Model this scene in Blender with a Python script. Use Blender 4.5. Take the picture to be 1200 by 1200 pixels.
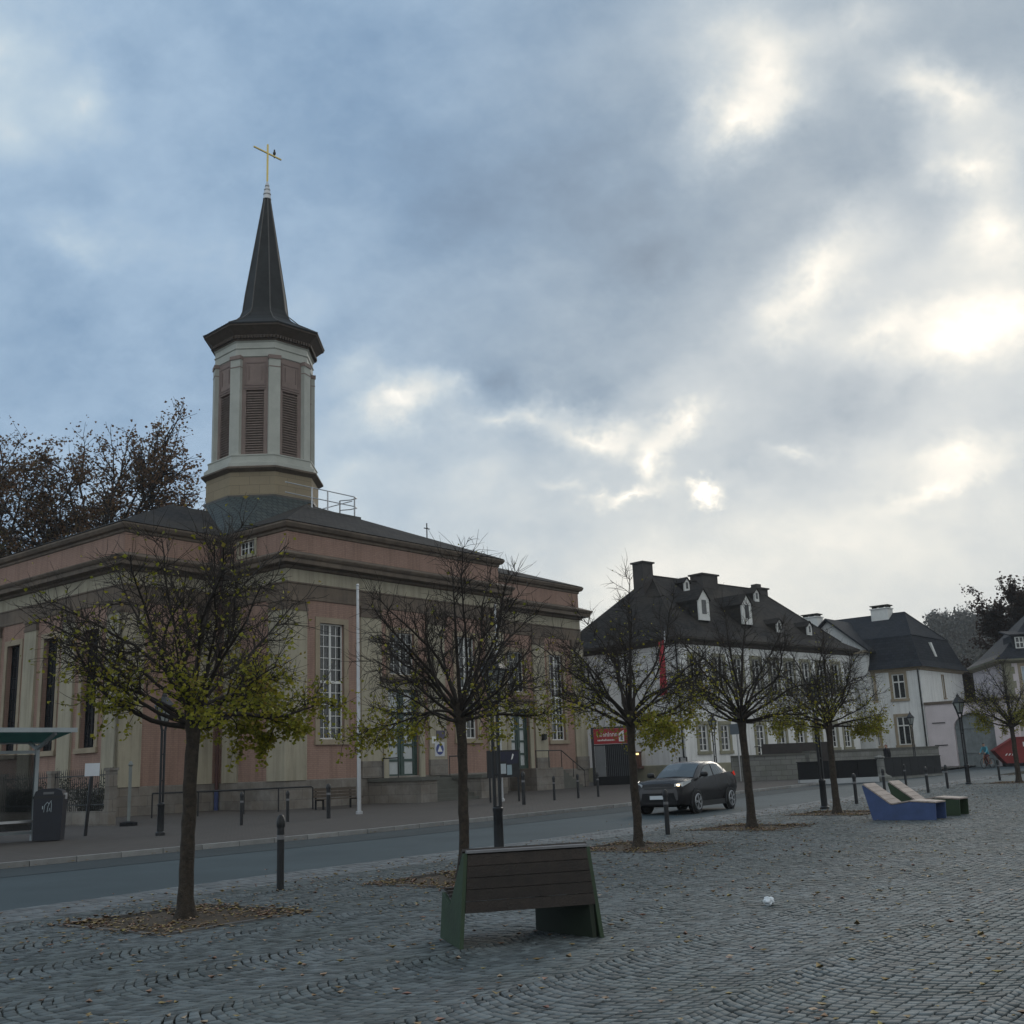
import bpy, bmesh, math, random
import numpy as np
from mathutils import Vector, Matrix, Euler
R = math.radians
PI = math.pi
for o in list(bpy.data.objects):
    bpy.data.objects.remove(o, do_unlink=True)
SC = bpy.context.scene
COL = SC.collection

def lin(c):
    return tuple(((v / 255) / 12.92 if v / 255 <= .04045 else ((v / 255 + .055) / 1.055) ** 2.4) for v in c)

# ---------------------------------------------------------------- camera
EYE = 1.5
cam = bpy.data.cameras.new('camera')
cam.sensor_width = 36
cam.lens = 36 * 1290 / 1200
cam.clip_start = .1
cam.clip_end = 3000
cam_ob = bpy.data.objects.new('camera', cam)
COL.objects.link(cam_ob)
pit, roll = R(13.2), R(2.3)
fwd = Vector((0, math.cos(pit), math.sin(pit)))
rgt0 = Vector((1, 0, 0))
up0 = rgt0.cross(fwd)
rgt = rgt0 * math.cos(roll) - up0 * math.sin(roll)
upv = rgt0 * math.sin(roll) + up0 * math.cos(roll)
cm = Matrix((rgt, upv, -fwd)).transposed().to_4x4()
cm.translation = Vector((0, 0, EYE))
cam_ob.matrix_world = cm
SC.camera = cam_ob

# ---------------------------------------------------------------- world: cloudy evening sky
SUN_AZ, SUN_EL = R(22), R(21)          # azimuth clockwise from +Y
W = bpy.data.worlds.new('World')
SC.world = W
W.use_nodes = True
nt = W.node_tree
N, L = nt.nodes, nt.links
N.clear()

def nd(t, **k):
    n = N.new(t)
    for a, b in k.items():
        setattr(n, a, b)
    return n

def mth(op, a, b=None, c=None, clamp=False):
    n = nd('ShaderNodeMath', operation=op)
    n.use_clamp = clamp
    for i, v in enumerate((a, b, c)):
        if v is None:
            continue
        if isinstance(v, (int, float)):
            n.inputs[i].default_value = v
        else:
            L.new(v, n.inputs[i])
    return n.outputs[0]

out = nd('ShaderNodeOutputWorld')
bg = nd('ShaderNodeBackground')
SKY = 0.1
bg.inputs['Strength'].default_value = SKY
L.new(bg.outputs[0], out.inputs[0])
sky = nd('ShaderNodeTexSky', sky_type='NISHITA')
sky.sun_disc = False
sky.sun_elevation = SUN_EL
sky.sun_rotation = SUN_AZ
tc = nd('ShaderNodeTexCoord')
sep = nd('ShaderNodeSeparateXYZ')
L.new(tc.outputs['Generated'], sep.inputs[0])
az = mth('MULTIPLY', mth('ARCTAN2', sep.outputs[0], sep.outputs[1]), 180 / PI)
el = mth('MULTIPLY', mth('ARCSINE', sep.outputs[2]), 180 / PI)
# noise in the plane of the cloud layer, so that clouds flatten towards the horizon
zc = mth('ADD', mth('MAXIMUM', sep.outputs[2], 0.0), 0.75)
cmb = nd('ShaderNodeCombineXYZ')
L.new(mth('DIVIDE', sep.outputs[0], zc), cmb.inputs[0])
L.new(mth('DIVIDE', sep.outputs[1], zc), cmb.inputs[1])

def noise(vec, scale, detail, rough=.55, off=(0, 0, 0), stretch=(1, 1, 1), rot=0):
    mp = nd('ShaderNodeMapping')
    mp.inputs['Location'].default_value = off
    mp.inputs['Scale'].default_value = stretch
    mp.inputs['Rotation'].default_value = (0, 0, rot)
    L.new(vec, mp.inputs['Vector'])
    n = nd('ShaderNodeTexNoise')
    n.inputs['Scale'].default_value = scale
    n.inputs['Detail'].default_value = detail
    n.inputs['Roughness'].default_value = rough
    L.new(mp.outputs[0], n.inputs['Vector'])
    return n

nw = noise(cmb.outputs[0], 4.6, 10, .64)
nw2 = noise(cmb.outputs[0], 4.6, 10, .64, off=(7.3, 2.1, 4))
wu = mth('ADD', az, mth('MULTIPLY', mth('SUBTRACT', nw.outputs[0], .5), 10))
wv = mth('ADD', el, mth('MULTIPLY', mth('SUBTRACT', nw2.outputs[0], .5), 10))
uv = nd('ShaderNodeCombineXYZ')
L.new(wu, uv.inputs[0])
L.new(wv, uv.inputs[1])
# cloud masses and breaks: azimuth, elevation, half widths, tilt (all degrees), gain
BLOBS = [
    (-26.4, 34.2, 7.1, 4.4, 0, 0.24),
    (-22.4, 31.7, 3.0, 2.3, 0, 0.2),
    (-22.6, 25.7, 3.2, 2.7, 0, 0.17),
    (-26.0, 30.2, 5.1, 3.4, 0, 0.14),
    (-20.0, 28.4, 4.1, 6.7, -15, 0.05),
    (-23.0, 22.1, 16.4, 12.5, 0, -0.05),
    (-7.5, 35.9, 20.1, 7.6, 0, -0.03),
    (5.6, 35.3, 9.3, 3.5, 20, 0.05),
    (-1.8, 15.0, 4.3, 2.7, 0, 0.08),
    (-15.7, 33.1, 8.7, 3.5, -30, 0.05),
    (-9.9, 22.9, 8.6, 3.3, 30, -0.05),
    (-18.0, 20.9, 6.0, 2.6, 0, 0.05),
    (13.1, 31.3, 5.5, 3.0, 20, 0.5),
    (15.4, 33.3, 5.8, 4.4, 30, 0.4),
    (13.0, 34.8, 6.7, 5.2, 0, 0.15),
    (21.0, 34.9, 5.6, 2.2, 10, 0.22),
    (15.8, 34.4, 13.2, 6.3, 0, 0.12),
    (25.5, 30.5, 7.7, 2.6, -30, 0.45),
    (26.5, 27.2, 5.6, 2.9, -30, 0.55),
    (23.6, 31.5, 4.0, 1.7, 0, 0.15),
    (26.9, 23.6, 4.2, 3.6, 20, 0.45),
    (17.1, 23.0, 9.5, 2.9, 25, 0.42),
    (13.8, 21.4, 6.3, 2.6, 20, 0.2),
    (24.2, 19.1, 6.8, 2.6, 10, 0.45),
    (21.1, 20.1, 4.5, 1.7, 0, 0.22),
    (26.3, 20.2, 3.0, 1.8, 0, 0.2),
    (19.0, 20.4, 5.9, 1.9, 0, 0.15),
    (23.8, 21.9, 15.7, 8.0, 0, 0.06),
    (-5.8, 18.7, 4.3, 2.4, 20, 0.45),
    (-7.6, 20.8, 2.9, 1.7, 0, 0.16),
    (-2.5, 20.4, 2.6, 1.5, 0, 0.2),
    (0.7, 17.6, 2.6, 1.2, 0, 0.22),
    (3.0, 18.4, 2.6, 1.1, 0, 0.16),
    (-1.4, 17.7, 3.6, 1.7, 10, 0.3),
    (-3.2, 19.7, 4.3, 2.4, 30, 0.18),
    (4.3, 17.0, 6.8, 1.8, -12, 0.42),
    (9.1, 16.4, 2.7, 1.8, 10, 0.42),
    (7.6, 14.8, 1.7, 2.0, 0, 0.5),
    (6.2, 13.4, 4.2, 0.8, -10, 0.4),
    (10.5, 12.7, 1.4, 1.1, 0, 0.9),
    (4.2, 14.2, 1.1, 0.8, 0, 0.25),
    (2.4, 14.7, 2.1, 1.0, 0, 0.15),
    (23.8, 13.5, 5.4, 1.6, 8, 0.3),
    (22.1, 12.2, 6.1, 1.0, 10, 0.26),
    (15.7, 14.3, 2.6, 0.8, 0, 0.22),
    (-9.0, 15.1, 5.6, 4.1, 30, 0.14),
    (17.4, 10.2, 25.5, 7.9, 0, 0.12),
    (0.5, 25.0, 19.3, 8.6, 25, -0.07),
    (7.9, 25.0, 10.2, 5.2, 30, -0.13),
    (-5.1, 28.5, 15.0, 7.7, 0, -0.05),
    (-0.2, 20.3, 6.6, 2.4, 10, -0.14),
    (-7.7, 16.0, 4.2, 2.7, 0, -0.1),
    (17.3, 16.9, 8.6, 3.6, 20, -0.16),
    (13.1, 14.1, 6.8, 4.0, 10, -0.12),
    (4.9, 19.4, 12.3, 2.7, 20, -0.12),
    (19.5, 27.5, 10.2, 6.1, 0, -0.12),
    (21.6, 17.3, 7.6, 1.9, 20, -0.1),
    (1.8, 13.6, 5.7, 2.8, 0, -0.06),
    (5.9, 6.7, 54.5, 22.3, 0, 0.33),
    (24.9, 21.3, 32.0, 25.8, 0, 0.14),
]
acc = None
for (a, e, ra, re, ro, amp) in BLOBS:
    mp = nd('ShaderNodeMapping', vector_type='TEXTURE')
    mp.inputs['Location'].default_value = (a, e, 0)
    mp.inputs['Rotation'].default_value = (0, 0, R(ro))
    mp.inputs['Scale'].default_value = (ra, re, 1)
    L.new(uv.outputs[0], mp.inputs['Vector'])
    gr = nd('ShaderNodeTexGradient', gradient_type='QUADRATIC_SPHERE')
    L.new(mp.outputs[0], gr.inputs['Vector'])
    acc = mth('MULTIPLY', gr.outputs['Fac'], amp) if acc is None else mth('MULTIPLY_ADD', gr.outputs['Fac'], amp, acc)
fine = noise(cmb.outputs[0], 6.5, 10, .63, off=(3, 9, 1), stretch=(1, 1.2, 1), rot=.5)
big = noise(cmb.outputs[0], 2.2, 5, .5, off=(1, 4, 2), stretch=(1, 1.4, 1), rot=.3)
# beyond the view the cloud cover carries on at about its average brightness
away = nd('ShaderNodeMapRange', interpolation_type='SMOOTHSTEP')
away.inputs['From Min'].default_value = 40
away.inputs['From Max'].default_value = 100
away.inputs['To Max'].default_value = .25
L.new(mth('ABSOLUTE', az), away.inputs['Value'])
lum = mth('ADD', mth('ADD', acc, .24), away.outputs[0])
lum = mth('ADD', lum, mth('MULTIPLY', mth('SUBTRACT', fine.outputs[0], .5), .5))
lum = mth('ADD', lum, mth('MULTIPLY', mth('SUBTRACT', big.outputs[0], .5), .3))
def cloud_ramp(stops):
    ramp = nd('ShaderNodeValToRGB')
    cr = ramp.color_ramp
    while len(cr.elements) < len(stops):
        cr.elements.new(.5)
    for e_, (p, c) in zip(cr.elements, stops):
        e_.position = p
        e_.color = (*lin(c), 1)
    L.new(lum, ramp.inputs[0])
    return ramp
# thin bluish cover away from the sun, grey cloud with a warm tinge on the sun's side and low down
cold = cloud_ramp([(.0, (90, 113, 139)), (.15, (115, 140, 166)), (.28, (140, 162, 184)), (.42, (167, 183, 195)),
                   (.56, (193, 199, 201)), (.72, (221, 220, 215)), (.88, (245, 243, 235)), (1.0, (255, 253, 246))])
warm = cloud_ramp([(.0, (104, 117, 131)), (.15, (127, 142, 156)), (.28, (151, 162, 171)), (.42, (173, 180, 184)),
                   (.56, (196, 198, 195)), (.72, (223, 219, 210)), (.88, (247, 242, 231)), (1.0, (255, 252, 243))])
wf = nd('ShaderNodeMapRange', interpolation_type='SMOOTHSTEP')
wf.inputs['From Min'].default_value = -22
wf.inputs['From Max'].default_value = 12
L.new(mth('SUBTRACT', wu, mth('MULTIPLY', mth('SUBTRACT', wv, 18), .55)), wf.inputs['Value'])
ramp = nd('ShaderNodeMix', data_type='RGBA')
L.new(wf.outputs[0], ramp.inputs[0])
L.new(cold.outputs[0], ramp.inputs[6])
L.new(warm.outputs[0], ramp.inputs[7])
mul = nd('ShaderNodeVectorMath', operation='SCALE')
mul.inputs['Scale'].default_value = 1.0 / SKY
L.new(ramp.outputs[2], mul.inputs[0])
mix = nd('ShaderNodeMix', data_type='RGBA')
mix.inputs[0].default_value = .96
L.new(sky.outputs[0], mix.inputs[6])
L.new(mul.outputs[0], mix.inputs[7])
L.new(mix.outputs[2], bg.inputs['Color'])

# ---------------------------------------------------------------- sun behind the clouds
sun = bpy.data.lights.new('sun', 'SUN')
sun.energy = .5
sun.angle = R(24)
sun.color = (1, .93, .82)
sun_ob = bpy.data.objects.new('sun', sun)
COL.objects.link(sun_ob)
sd = Vector((math.sin(SUN_AZ) * math.cos(SUN_EL), math.cos(SUN_AZ) * math.cos(SUN_EL), math.sin(SUN_EL)))
sun_ob.rotation_euler = sd.to_track_quat('Z', 'Y').to_euler()
sun_ob.location = (30, 60, 60)

SC.view_settings.view_transform = 'Standard'
SC.view_settings.look = 'None'
SC.view_settings.exposure = 0.45
SC.view_settings.gamma = 1
SC.view_settings.use_curve_mapping = False
SC.render.engine = 'CYCLES'
SC.cycles.use_denoising = True
SC.cycles.max_bounces = 6

# ---------------------------------------------------------------- materials
MATS = {}

def add_streak(t, col, amt, co):
    """Rain streaks and grime: noise drawn out down the wall."""
    n, l = t.nodes, t.links
    mp = n.new('ShaderNodeMapping')
    mp.inputs['Scale'].default_value = (3.2, 3.2, .22)
    l.new(co.outputs['Object'], mp.inputs['Vector'])
    no = n.new('ShaderNodeTexNoise')
    no.inputs['Scale'].default_value = 1
    no.inputs['Detail'].default_value = 7
    no.inputs['Roughness'].default_value = .7
    l.new(mp.outputs[0], no.inputs['Vector'])
    mr = n.new('ShaderNodeMapRange')
    mr.inputs['From Min'].default_value = .45
    mr.inputs['From Max'].default_value = .72
    mr.inputs['To Max'].default_value = amt
    l.new(no.outputs[0], mr.inputs['Value'])
    mx = n.new('ShaderNodeMix')
    mx.data_type = 'RGBA'
    mx.blend_type = 'MULTIPLY'
    l.new(mr.outputs[0], mx.inputs[0])
    l.new(col, mx.inputs[6])
    mx.inputs[7].default_value = (.38, .36, .33, 1)
    return mx.outputs[2]

def mat(name, c, rough=.8, var=.18, scale=3., bump=0., bscale=40., metal=0., alpha=1., transl=0., streak=0., c2=None, spec=.5, emit=None, estr=0, island=0., island_cols=None, hue_noise=None):
    """Principled surface; colour wanders between c and c2 by object-space noise, optional per-piece variation and fine bump."""
    if name in MATS:
        return MATS[name]
    m = bpy.data.materials.new(name)
    m.use_nodes = True
    t = m.node_tree
    n, l = t.nodes, t.links
    b = n['Principled BSDF']
    b.inputs['Roughness'].default_value = rough
    b.inputs['Metallic'].default_value = metal
    b.inputs['Alpha'].default_value = alpha
    b.inputs['Specular IOR Level'].default_value = spec
    co = n.new('ShaderNodeTexCoord')
    c2 = c2 or tuple(v * (1 - var * 1.6) for v in c)
    no = n.new('ShaderNodeTexNoise')
    no.inputs['Scale'].default_value = scale
    no.inputs['Detail'].default_value = 6
    no.inputs['Roughness'].default_value = .65
    l.new(co.outputs['Object'], no.inputs['Vector'])
    mx = n.new('ShaderNodeMix')
    mx.data_type = 'RGBA'
    mr = n.new('ShaderNodeMapRange')
    mr.inputs['From Min'].default_value = .3
    mr.inputs['From Max'].default_value = .7
    l.new(no.outputs[0], mr.inputs['Value'])
    l.new(mr.outputs[0], mx.inputs[0])
    mx.inputs[6].default_value = (*c, 1)
    mx.inputs[7].default_value = (*c2, 1)
    col = mx.outputs[2]
    if island or island_cols:
        geo = n.new('ShaderNodeNewGeometry')
        oi = n.new('ShaderNodeObjectInfo')
        ad = n.new('ShaderNodeMath')
        ad.operation = 'ADD'
        fr = n.new('ShaderNodeMath')
        fr.operation = 'FRACT'
        l.new(geo.outputs['Random Per Island'], ad.inputs[0])
        l.new(oi.outputs['Random'], ad.inputs[1])
        l.new(ad.outputs[0], fr.inputs[0])
        if island_cols:
            rp = n.new('ShaderNodeValToRGB')
            rp.color_ramp.interpolation = 'LINEAR'
            while len(rp.color_ramp.elements) < len(island_cols):
                rp.color_ramp.elements.new(.5)
            for i, (e_, cc) in enumerate(zip(rp.color_ramp.elements, island_cols)):
                e_.position = i / (len(island_cols) - 1)
                e_.color = (*cc, 1)
            l.new(fr.outputs[0], rp.inputs[0])
            m2 = n.new('ShaderNodeMix')
            m2.data_type = 'RGBA'
            m2.blend_type = 'MULTIPLY'
            m2.inputs[0].default_value = .5
            l.new(rp.outputs[0], m2.inputs[6])
            l.new(no.outputs[0], m2.inputs[7])
            col = rp.outputs[0] if var == 0 else m2.outputs[2]
        else:
            hs = n.new('ShaderNodeHueSaturation')
            m3 = n.new('ShaderNodeMapRange')
            m3.inputs['To Min'].default_value = 1 - island
            m3.inputs['To Max'].default_value = 1 + island
            l.new(fr.outputs[0], m3.inputs['Value'])
            l.new(m3.outputs[0], hs.inputs['Value'])
            l.new(col, hs.inputs['Color'])
            col = hs.outputs[0]
    if streak:
        col = add_streak(t, col, streak, co)
    l.new(col, b.inputs['Base Color'])
    if transl:
        tb = n.new('ShaderNodeBsdfTranslucent')
        l.new(col, tb.inputs['Color'])
        ms_ = n.new('ShaderNodeMixShader')
        ms_.inputs[0].default_value = transl
        l.new(b.outputs[0], ms_.inputs[1])
        l.new(tb.outputs[0], ms_.inputs[2])
        l.new(ms_.outputs[0], n['Material Output'].inputs[0])
    if bump:
        nb = n.new('ShaderNodeTexNoise')
        nb.inputs['Scale'].default_value = bscale
        nb.inputs['Detail'].default_value = 4
        l.new(co.outputs['Object'], nb.inputs['Vector'])
        bp = n.new('ShaderNodeBump')
        bp.inputs['Strength'].default_value = bump
        bp.inputs['Distance'].default_value = .02
        l.new(nb.outputs[0], bp.inputs['Height'])
        l.new(bp.outputs[0], b.inputs['Normal'])
    if emit:
        b.inputs['Emission Color'].default_value = (*emit, 1)
        b.inputs['Emission Strength'].default_value = estr
    MATS[name] = m
    return m

def brickmat(name, c1, c2, mortar, bw, bh, ms=.01, rough=.85, bump=.5, stain=.25, stain_c=None, nscale=.6, spec=.3, streak=0.):
    """Courses laid by metre UVs, uneven in colour, with large soft weather stains."""
    if name in MATS:
        return MATS[name]
    m = bpy.data.materials.new(name)
    m.use_nodes = True
    t = m.node_tree
    n, l = t.nodes, t.links
    b = n['Principled BSDF']
    b.inputs['Roughness'].default_value = rough
    b.inputs['Specular IOR Level'].default_value = spec
    co = n.new('ShaderNodeTexCoord')
    br = n.new('ShaderNodeTexBrick')
    br.inputs['Scale'].default_value = 1
    br.inputs['Brick Width'].default_value = bw
    br.inputs['Row Height'].default_value = bh
    br.inputs['Mortar Size'].default_value = ms
    br.inputs['Mortar Smooth'].default_value = .3
    br.inputs['Color1'].default_value = (*c1, 1)
    br.inputs['Color2'].default_value = (*c2, 1)
    br.inputs['Mortar'].default_value = (*mortar, 1)
    l.new(co.outputs['UV'], br.inputs['Vector'])
    no = n.new('ShaderNodeTexNoise')
    no.inputs['Scale'].default_value = nscale
    no.inputs['Detail'].default_value = 8
    no.inputs['Roughness'].default_value = .7
    l.new(co.outputs['Object'], no.inputs['Vector'])
    mr = n.new('ShaderNodeMapRange')
    mr.inputs['From Min'].default_value = .42
    mr.inputs['From Max'].default_value = .75
    mr.inputs['To Max'].default_value = stain
    l.new(no.outputs[0], mr.inputs['Value'])
    mx = n.new('ShaderNodeMix')
    mx.data_type = 'RGBA'
    l.new(mr.outputs[0], mx.inputs[0])
    l.new(br.outputs['Color'], mx.inputs[6])
    mx.inputs[7].default_value = (*(stain_c or tuple(v * .35 for v in c1)), 1)
    l.new(add_streak(t, mx.outputs[2], streak, co) if streak else mx.outputs[2], b.inputs['Base Color'])
    bp = n.new('ShaderNodeBump')
    bp.inputs['Strength'].default_value = bump
    bp.inputs['Distance'].default_value = .015
    inv = n.new('ShaderNodeMath')
    inv.operation = 'SUBTRACT'
    inv.inputs[0].default_value = 1
    l.new(br.outputs['Fac'], inv.inputs[1])
    l.new(inv.outputs[0], bp.inputs['Height'])
    l.new(bp.outputs[0], b.inputs['Normal'])
    MATS[name] = m
    return m

PINK = brickmat('pink_painted_brick', (.36, .235, .19), (.325, .21, .17), (.28, .185, .15), .25, .085, .012, bump=.4, stain=.35, stain_c=(.2, .14, .11), streak=.5)
CREAM = mat('cream_render', (.41, .37, .28), .85, .2, .7, .15, 25, streak=.55, c2=(.32, .295, .23))
TRIM = mat('brown_sandstone_trim', (.18, .138, .105), .85, .2, .8, .25, 12, streak=.5, c2=(.10, .08, .065))
SURR = mat('sandstone_surround', (.36, .30, .22), .85, .2, 1.2, .2, 14, c2=(.26, .21, .15))
PLINTH = brickmat('weathered_sandstone_blocks', (.19, .165, .14), (.15, .135, .12), (.1, .09, .08), .9, .42, .012, stain=.6, stain_c=(.33, .32, .30), nscale=1.1)
BUFF = brickmat('buff_stone_courses', (.31, .255, .175), (.28, .23, .16), (.2, .165, .115), 1.1, .5, .014, stain=.3)
SLATE = brickmat('dark_roof_slate', (.042, .039, .038), (.022, .021, .022), (.012, .011, .011), .36, .24, .016, rough=.85, bump=.9, stain=.75, stain_c=(.066, .056, .045), nscale=.3, spec=.15)
SLATEB = brickmat('blue_grey_slate', (.062, .078, .08), (.034, .047, .052), (.012, .016, .018), .34, .36, .035, rough=.7, bump=1., stain=.6, stain_c=(.075, .085, .078), nscale=.8, spec=.25)
SLATEH = brickmat('bluish_house_slate', (.032, .037, .048), (.021, .025, .033), (.011, .013, .016), .36, .24, .016, rough=.8, bump=.9, stain=.6, stain_c=(.05, .05, .052), nscale=.35, spec=.15)
SPIRE = mat('spire_sheet_slate', (.034, .036, .038), .7, .25, 1.2, .2, 6, spec=.25)
WHITE = mat('white_paint', (.72, .72, .70), .55, .08, 3)
WALLW = mat('white_render', (.8, .8, .79), .9, .12, .6, .12, 30, streak=.35, c2=(.66, .67, .67))
WALLP = mat('pink_render', (.68, .61, .63), .9, .12, .6, .12, 30)
STONEG = mat('green_grey_stone', (.30, .28, .20), .88, .2, 1.5, .2, 14, c2=(.2, .2, .15))
GREYW = brickmat('grey_retaining_stone', (.22, .22, .21), (.17, .17, .165), (.1, .1, .095), .6, .3, .014, stain=.55, stain_c=(.11, .12, .085), nscale=1.3)
GLASS = mat('window_glass', (.02, .025, .03), .07, .2, 2, .12, 2.2, spec=.7)
GLASSD = mat('door_glass', (.46, .49, .5), .12, .12, 2, spec=.7)
BLACK = mat('black_enamel', (.012, .013, .016), .42, .2, 6)
DKMETAL = mat('dark_sheet_metal', (.009, .010, .013), .6, .3, 1.5, spec=.25)
GALV = mat('pale_aluminium', (.55, .56, .58), .38, .1, 4, metal=.6)
GREEND = mat('dark_green_door', (.05, .085, .075), .5, .2, 3)
LOUV = mat('brown_louvre', (.27, .205, .18), .75, .2, 3)
MAUVE = mat('mauve_render', (.27, .205, .185), .85, .15, 1.2, .12, 20)
PALEB = mat('pale_blue_green_paint', (.46, .47, .43), .75, .12, 1.2)
COPPER = mat('lead_flashing', (.09, .085, .08), .6, .2, 3)
GOLD = mat('gilded_metal', (.75, .58, .2), .35, .1, 5, metal=.5)
BARK = mat('tree_bark', (.066, .05, .037), .92, .3, 14, 1., 45, c2=(.022, .018, .014), streak=.6)
TWIG = mat('twig_bark', (.034, .026, .022), .9, .25, 9)
# ---------------------------------------------------------------- mesh helpers
class MB:
    """Collects shapes, then links them as one mesh object."""
    def __init__(s):
        s.v, s.f, s.m = [], [], []
    def add(s, vs, fs, mi=0):
        o = len(s.v)
        s.v += [tuple(p) for p in vs]
        s.f += [tuple(i + o for i in f) for f in fs]
        s.m += [mi] * len(fs)
        return s
    def box(s, x0, x1, y0, y1, z0, z1, mi=0):
        return s.add([(x0, y0, z0), (x1, y0, z0), (x1, y1, z0), (x0, y1, z0), (x0, y0, z1), (x1, y0, z1), (x1, y1, z1), (x0, y1, z1)],
                     [(0, 3, 2, 1), (4, 5, 6, 7), (0, 1, 5, 4), (1, 2, 6, 5), (2, 3, 7, 6), (3, 0, 4, 7)], mi)
    def hexa(s, pts, mi=0):
        return s.add(pts, [(0, 3, 2, 1), (4, 5, 6, 7), (0, 1, 5, 4), (1, 2, 6, 5), (2, 3, 7, 6), (3, 0, 4, 7)], mi)
    def ext(s, poly, vec, mi=0):
        n = len(poly)
        p = [Vector(q) for q in poly]
        vec = Vector(vec)
        nr = Vector((0, 0, 0))
        for i in range(n):
            nr += p[i].cross(p[(i + 1) % n])
        if nr.dot(vec) > 0:
            p.reverse()
        return s.add([tuple(q) for q in p] + [tuple(q + vec) for q in p],
                     [tuple(range(n)), tuple(range(2 * n - 1, n - 1, -1))] + [(i, i + n, (i + 1) % n + n, (i + 1) % n) for i in range(n)], mi)
    def prism(s, poly, z0, z1, mi=0):
        return s.ext([(x, y, z0) for x, y in poly], (0, 0, z1 - z0), mi)
    def tube(s, pts, rad, k=6, mi=0, cap=True):
        pts = [Vector(p) for p in pts]
        if isinstance(rad, (int, float)):
            rad = [rad] * len(pts)
        o = len(s.v)
        prev = None
        for i, p in enumerate(pts):
            d = (pts[min(i + 1, len(pts) - 1)] - pts[max(i - 1, 0)])
            if d.length < 1e-9:
                d = Vector((0, 0, 1))
            d.normalize()
            if prev is None:
                a = d.orthogonal().normalized()
            else:
                a = prev - d * prev.dot(d)
                a = a.normalized() if a.length > 1e-6 else d.orthogonal().normalized()
            prev = a
            b = d.cross(a)
            for j in range(k):
                t = 2 * PI * j / k
                s.v.append(tuple(p + (a * math.cos(t) + b * math.sin(t)) * rad[i]))
        n = len(pts)
        for i in range(n - 1):
            for j in range(k):
                j2 = (j + 1) % k
                s.f.append((o + i * k + j, o + i * k + j2, o + (i + 1) * k + j2, o + (i + 1) * k + j))
                s.m.append(mi)
        if cap:
            s.f.append(tuple(o + j for j in range(k - 1, -1, -1)))
            s.f.append(tuple(o + (n - 1) * k + j for j in range(k)))
            s.m += [mi, mi]
        return s
    def bar(s, p0, p1, w, h=None, mi=0):
        """Square bar between two points."""
        p0, p1 = Vector(p0), Vector(p1)
        h = h or w
        d = (p1 - p0).normalized()
        a = d.cross(Vector((0, 0, 1)))
        a = a.normalized() if a.length > 1e-4 else Vector((1, 0, 0))
        b = d.cross(a)
        q = [(-1, -1), (1, -1), (1, 1), (-1, 1)]
        return s.hexa([tuple(p + a * (u * w / 2) + b * (v * h / 2)) for p in (p0, p1) for u, v in q], mi)
    def lathe(s, prof, k=16, c=(0, 0, 0), ph=0., mi=0, axis='z'):
        o = len(s.v)
        for r, z in prof:
            for j in range(k):
                t = 2 * PI * j / k + ph
                x, y = r * math.cos(t), r * math.sin(t)
                p = (x, y, z) if axis == 'z' else (x, -z, y)
                s.v.append((c[0] + p[0], c[1] + p[1], c[2] + p[2]))
        for i in range(len(prof) - 1):
            for j in range(k):
                j2 = (j + 1) % k
                s.f.append((o + i * k + j, o + i * k + j2, o + (i + 1) * k + j2, o + (i + 1) * k + j))
                s.m.append(mi)
        s.f.append(tuple(o + j for j in range(k - 1, -1, -1)))
        s.f.append(tuple(o + (len(prof) - 1) * k + j for j in range(k)))
        s.m += [mi, mi]
        return s
    def sweep(s, outline, prof, mi=0):
        """Mitred moulding round a closed counter-clockwise outline: prof = (offset outwards, z) from bottom to top."""
        n = len(outline)
        o = len(s.v)
        for off, z in prof:
            for p in offset(outline, off):
                s.v.append((p[0], p[1], z))
        for i in range(len(prof) - 1):
            for j in range(n):
                j2 = (j + 1) % n
                s.f.append((o + i * n + j, o + i * n + j2, o + (i + 1) * n + j2, o + (i + 1) * n + j))
                s.m.append(mi)
        return s
    def build(s, name, mats, parent=None, smooth=False, loc=None, rot=None):
        me = bpy.data.meshes.new(name)
        me.from_pydata(s.v, [], s.f)
        if not isinstance(mats, (list, tuple)):
            mats = [mats]
        for q in mats:
            me.materials.append(q)
        if len(mats) > 1:
            me.polygons.foreach_set('material_index', s.m)
        if smooth:
            me.polygons.foreach_set('use_smooth', [True] * len(me.polygons))
        metre_uv(me)
        me.update()
        if smooth and smooth is not True:
            me.set_sharp_from_angle(angle=R(smooth))
        o = bpy.data.objects.new(name, me)
        COL.objects.link(o)
        if parent is not None:
            o.parent = parent
        if loc is not None:
            o.location = loc
        if rot is not None:
            o.rotation_euler = rot
        return o

def metre_uv(me):
    """Box-like UVs in metres: along the wall and up it (or up the slope of a roof)."""
    nl = len(me.loops)
    if not nl or nl > 400000:
        return
    co = np.empty(len(me.vertices) * 3)
    me.vertices.foreach_get('co', co)
    co = co.reshape(-1, 3)
    vi = np.empty(nl, int)
    me.loops.foreach_get('vertex_index', vi)
    npoly = len(me.polygons)
    nr = np.empty(npoly * 3)
    me.polygons.foreach_get('normal', nr)
    nr = nr.reshape(-1, 3)
    tot = np.empty(npoly, int)
    me.polygons.foreach_get('loop_total', tot)
    pn = np.repeat(nr, tot, axis=0)
    p = co[vi]
    flat = np.abs(pn[:, 2]) > .93
    h = np.hypot(pn[:, 0], pn[:, 1]) + 1e-9
    u = (-pn[:, 1] * p[:, 0] + pn[:, 0] * p[:, 1]) / h
    v = p[:, 2] / h
    u[flat] = p[flat, 0]
    v[flat] = p[flat, 1]
    lay = me.uv_layers.new(name='metres')
    lay.data.foreach_set('uv', np.stack([u, v], 1).ravel())

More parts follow.
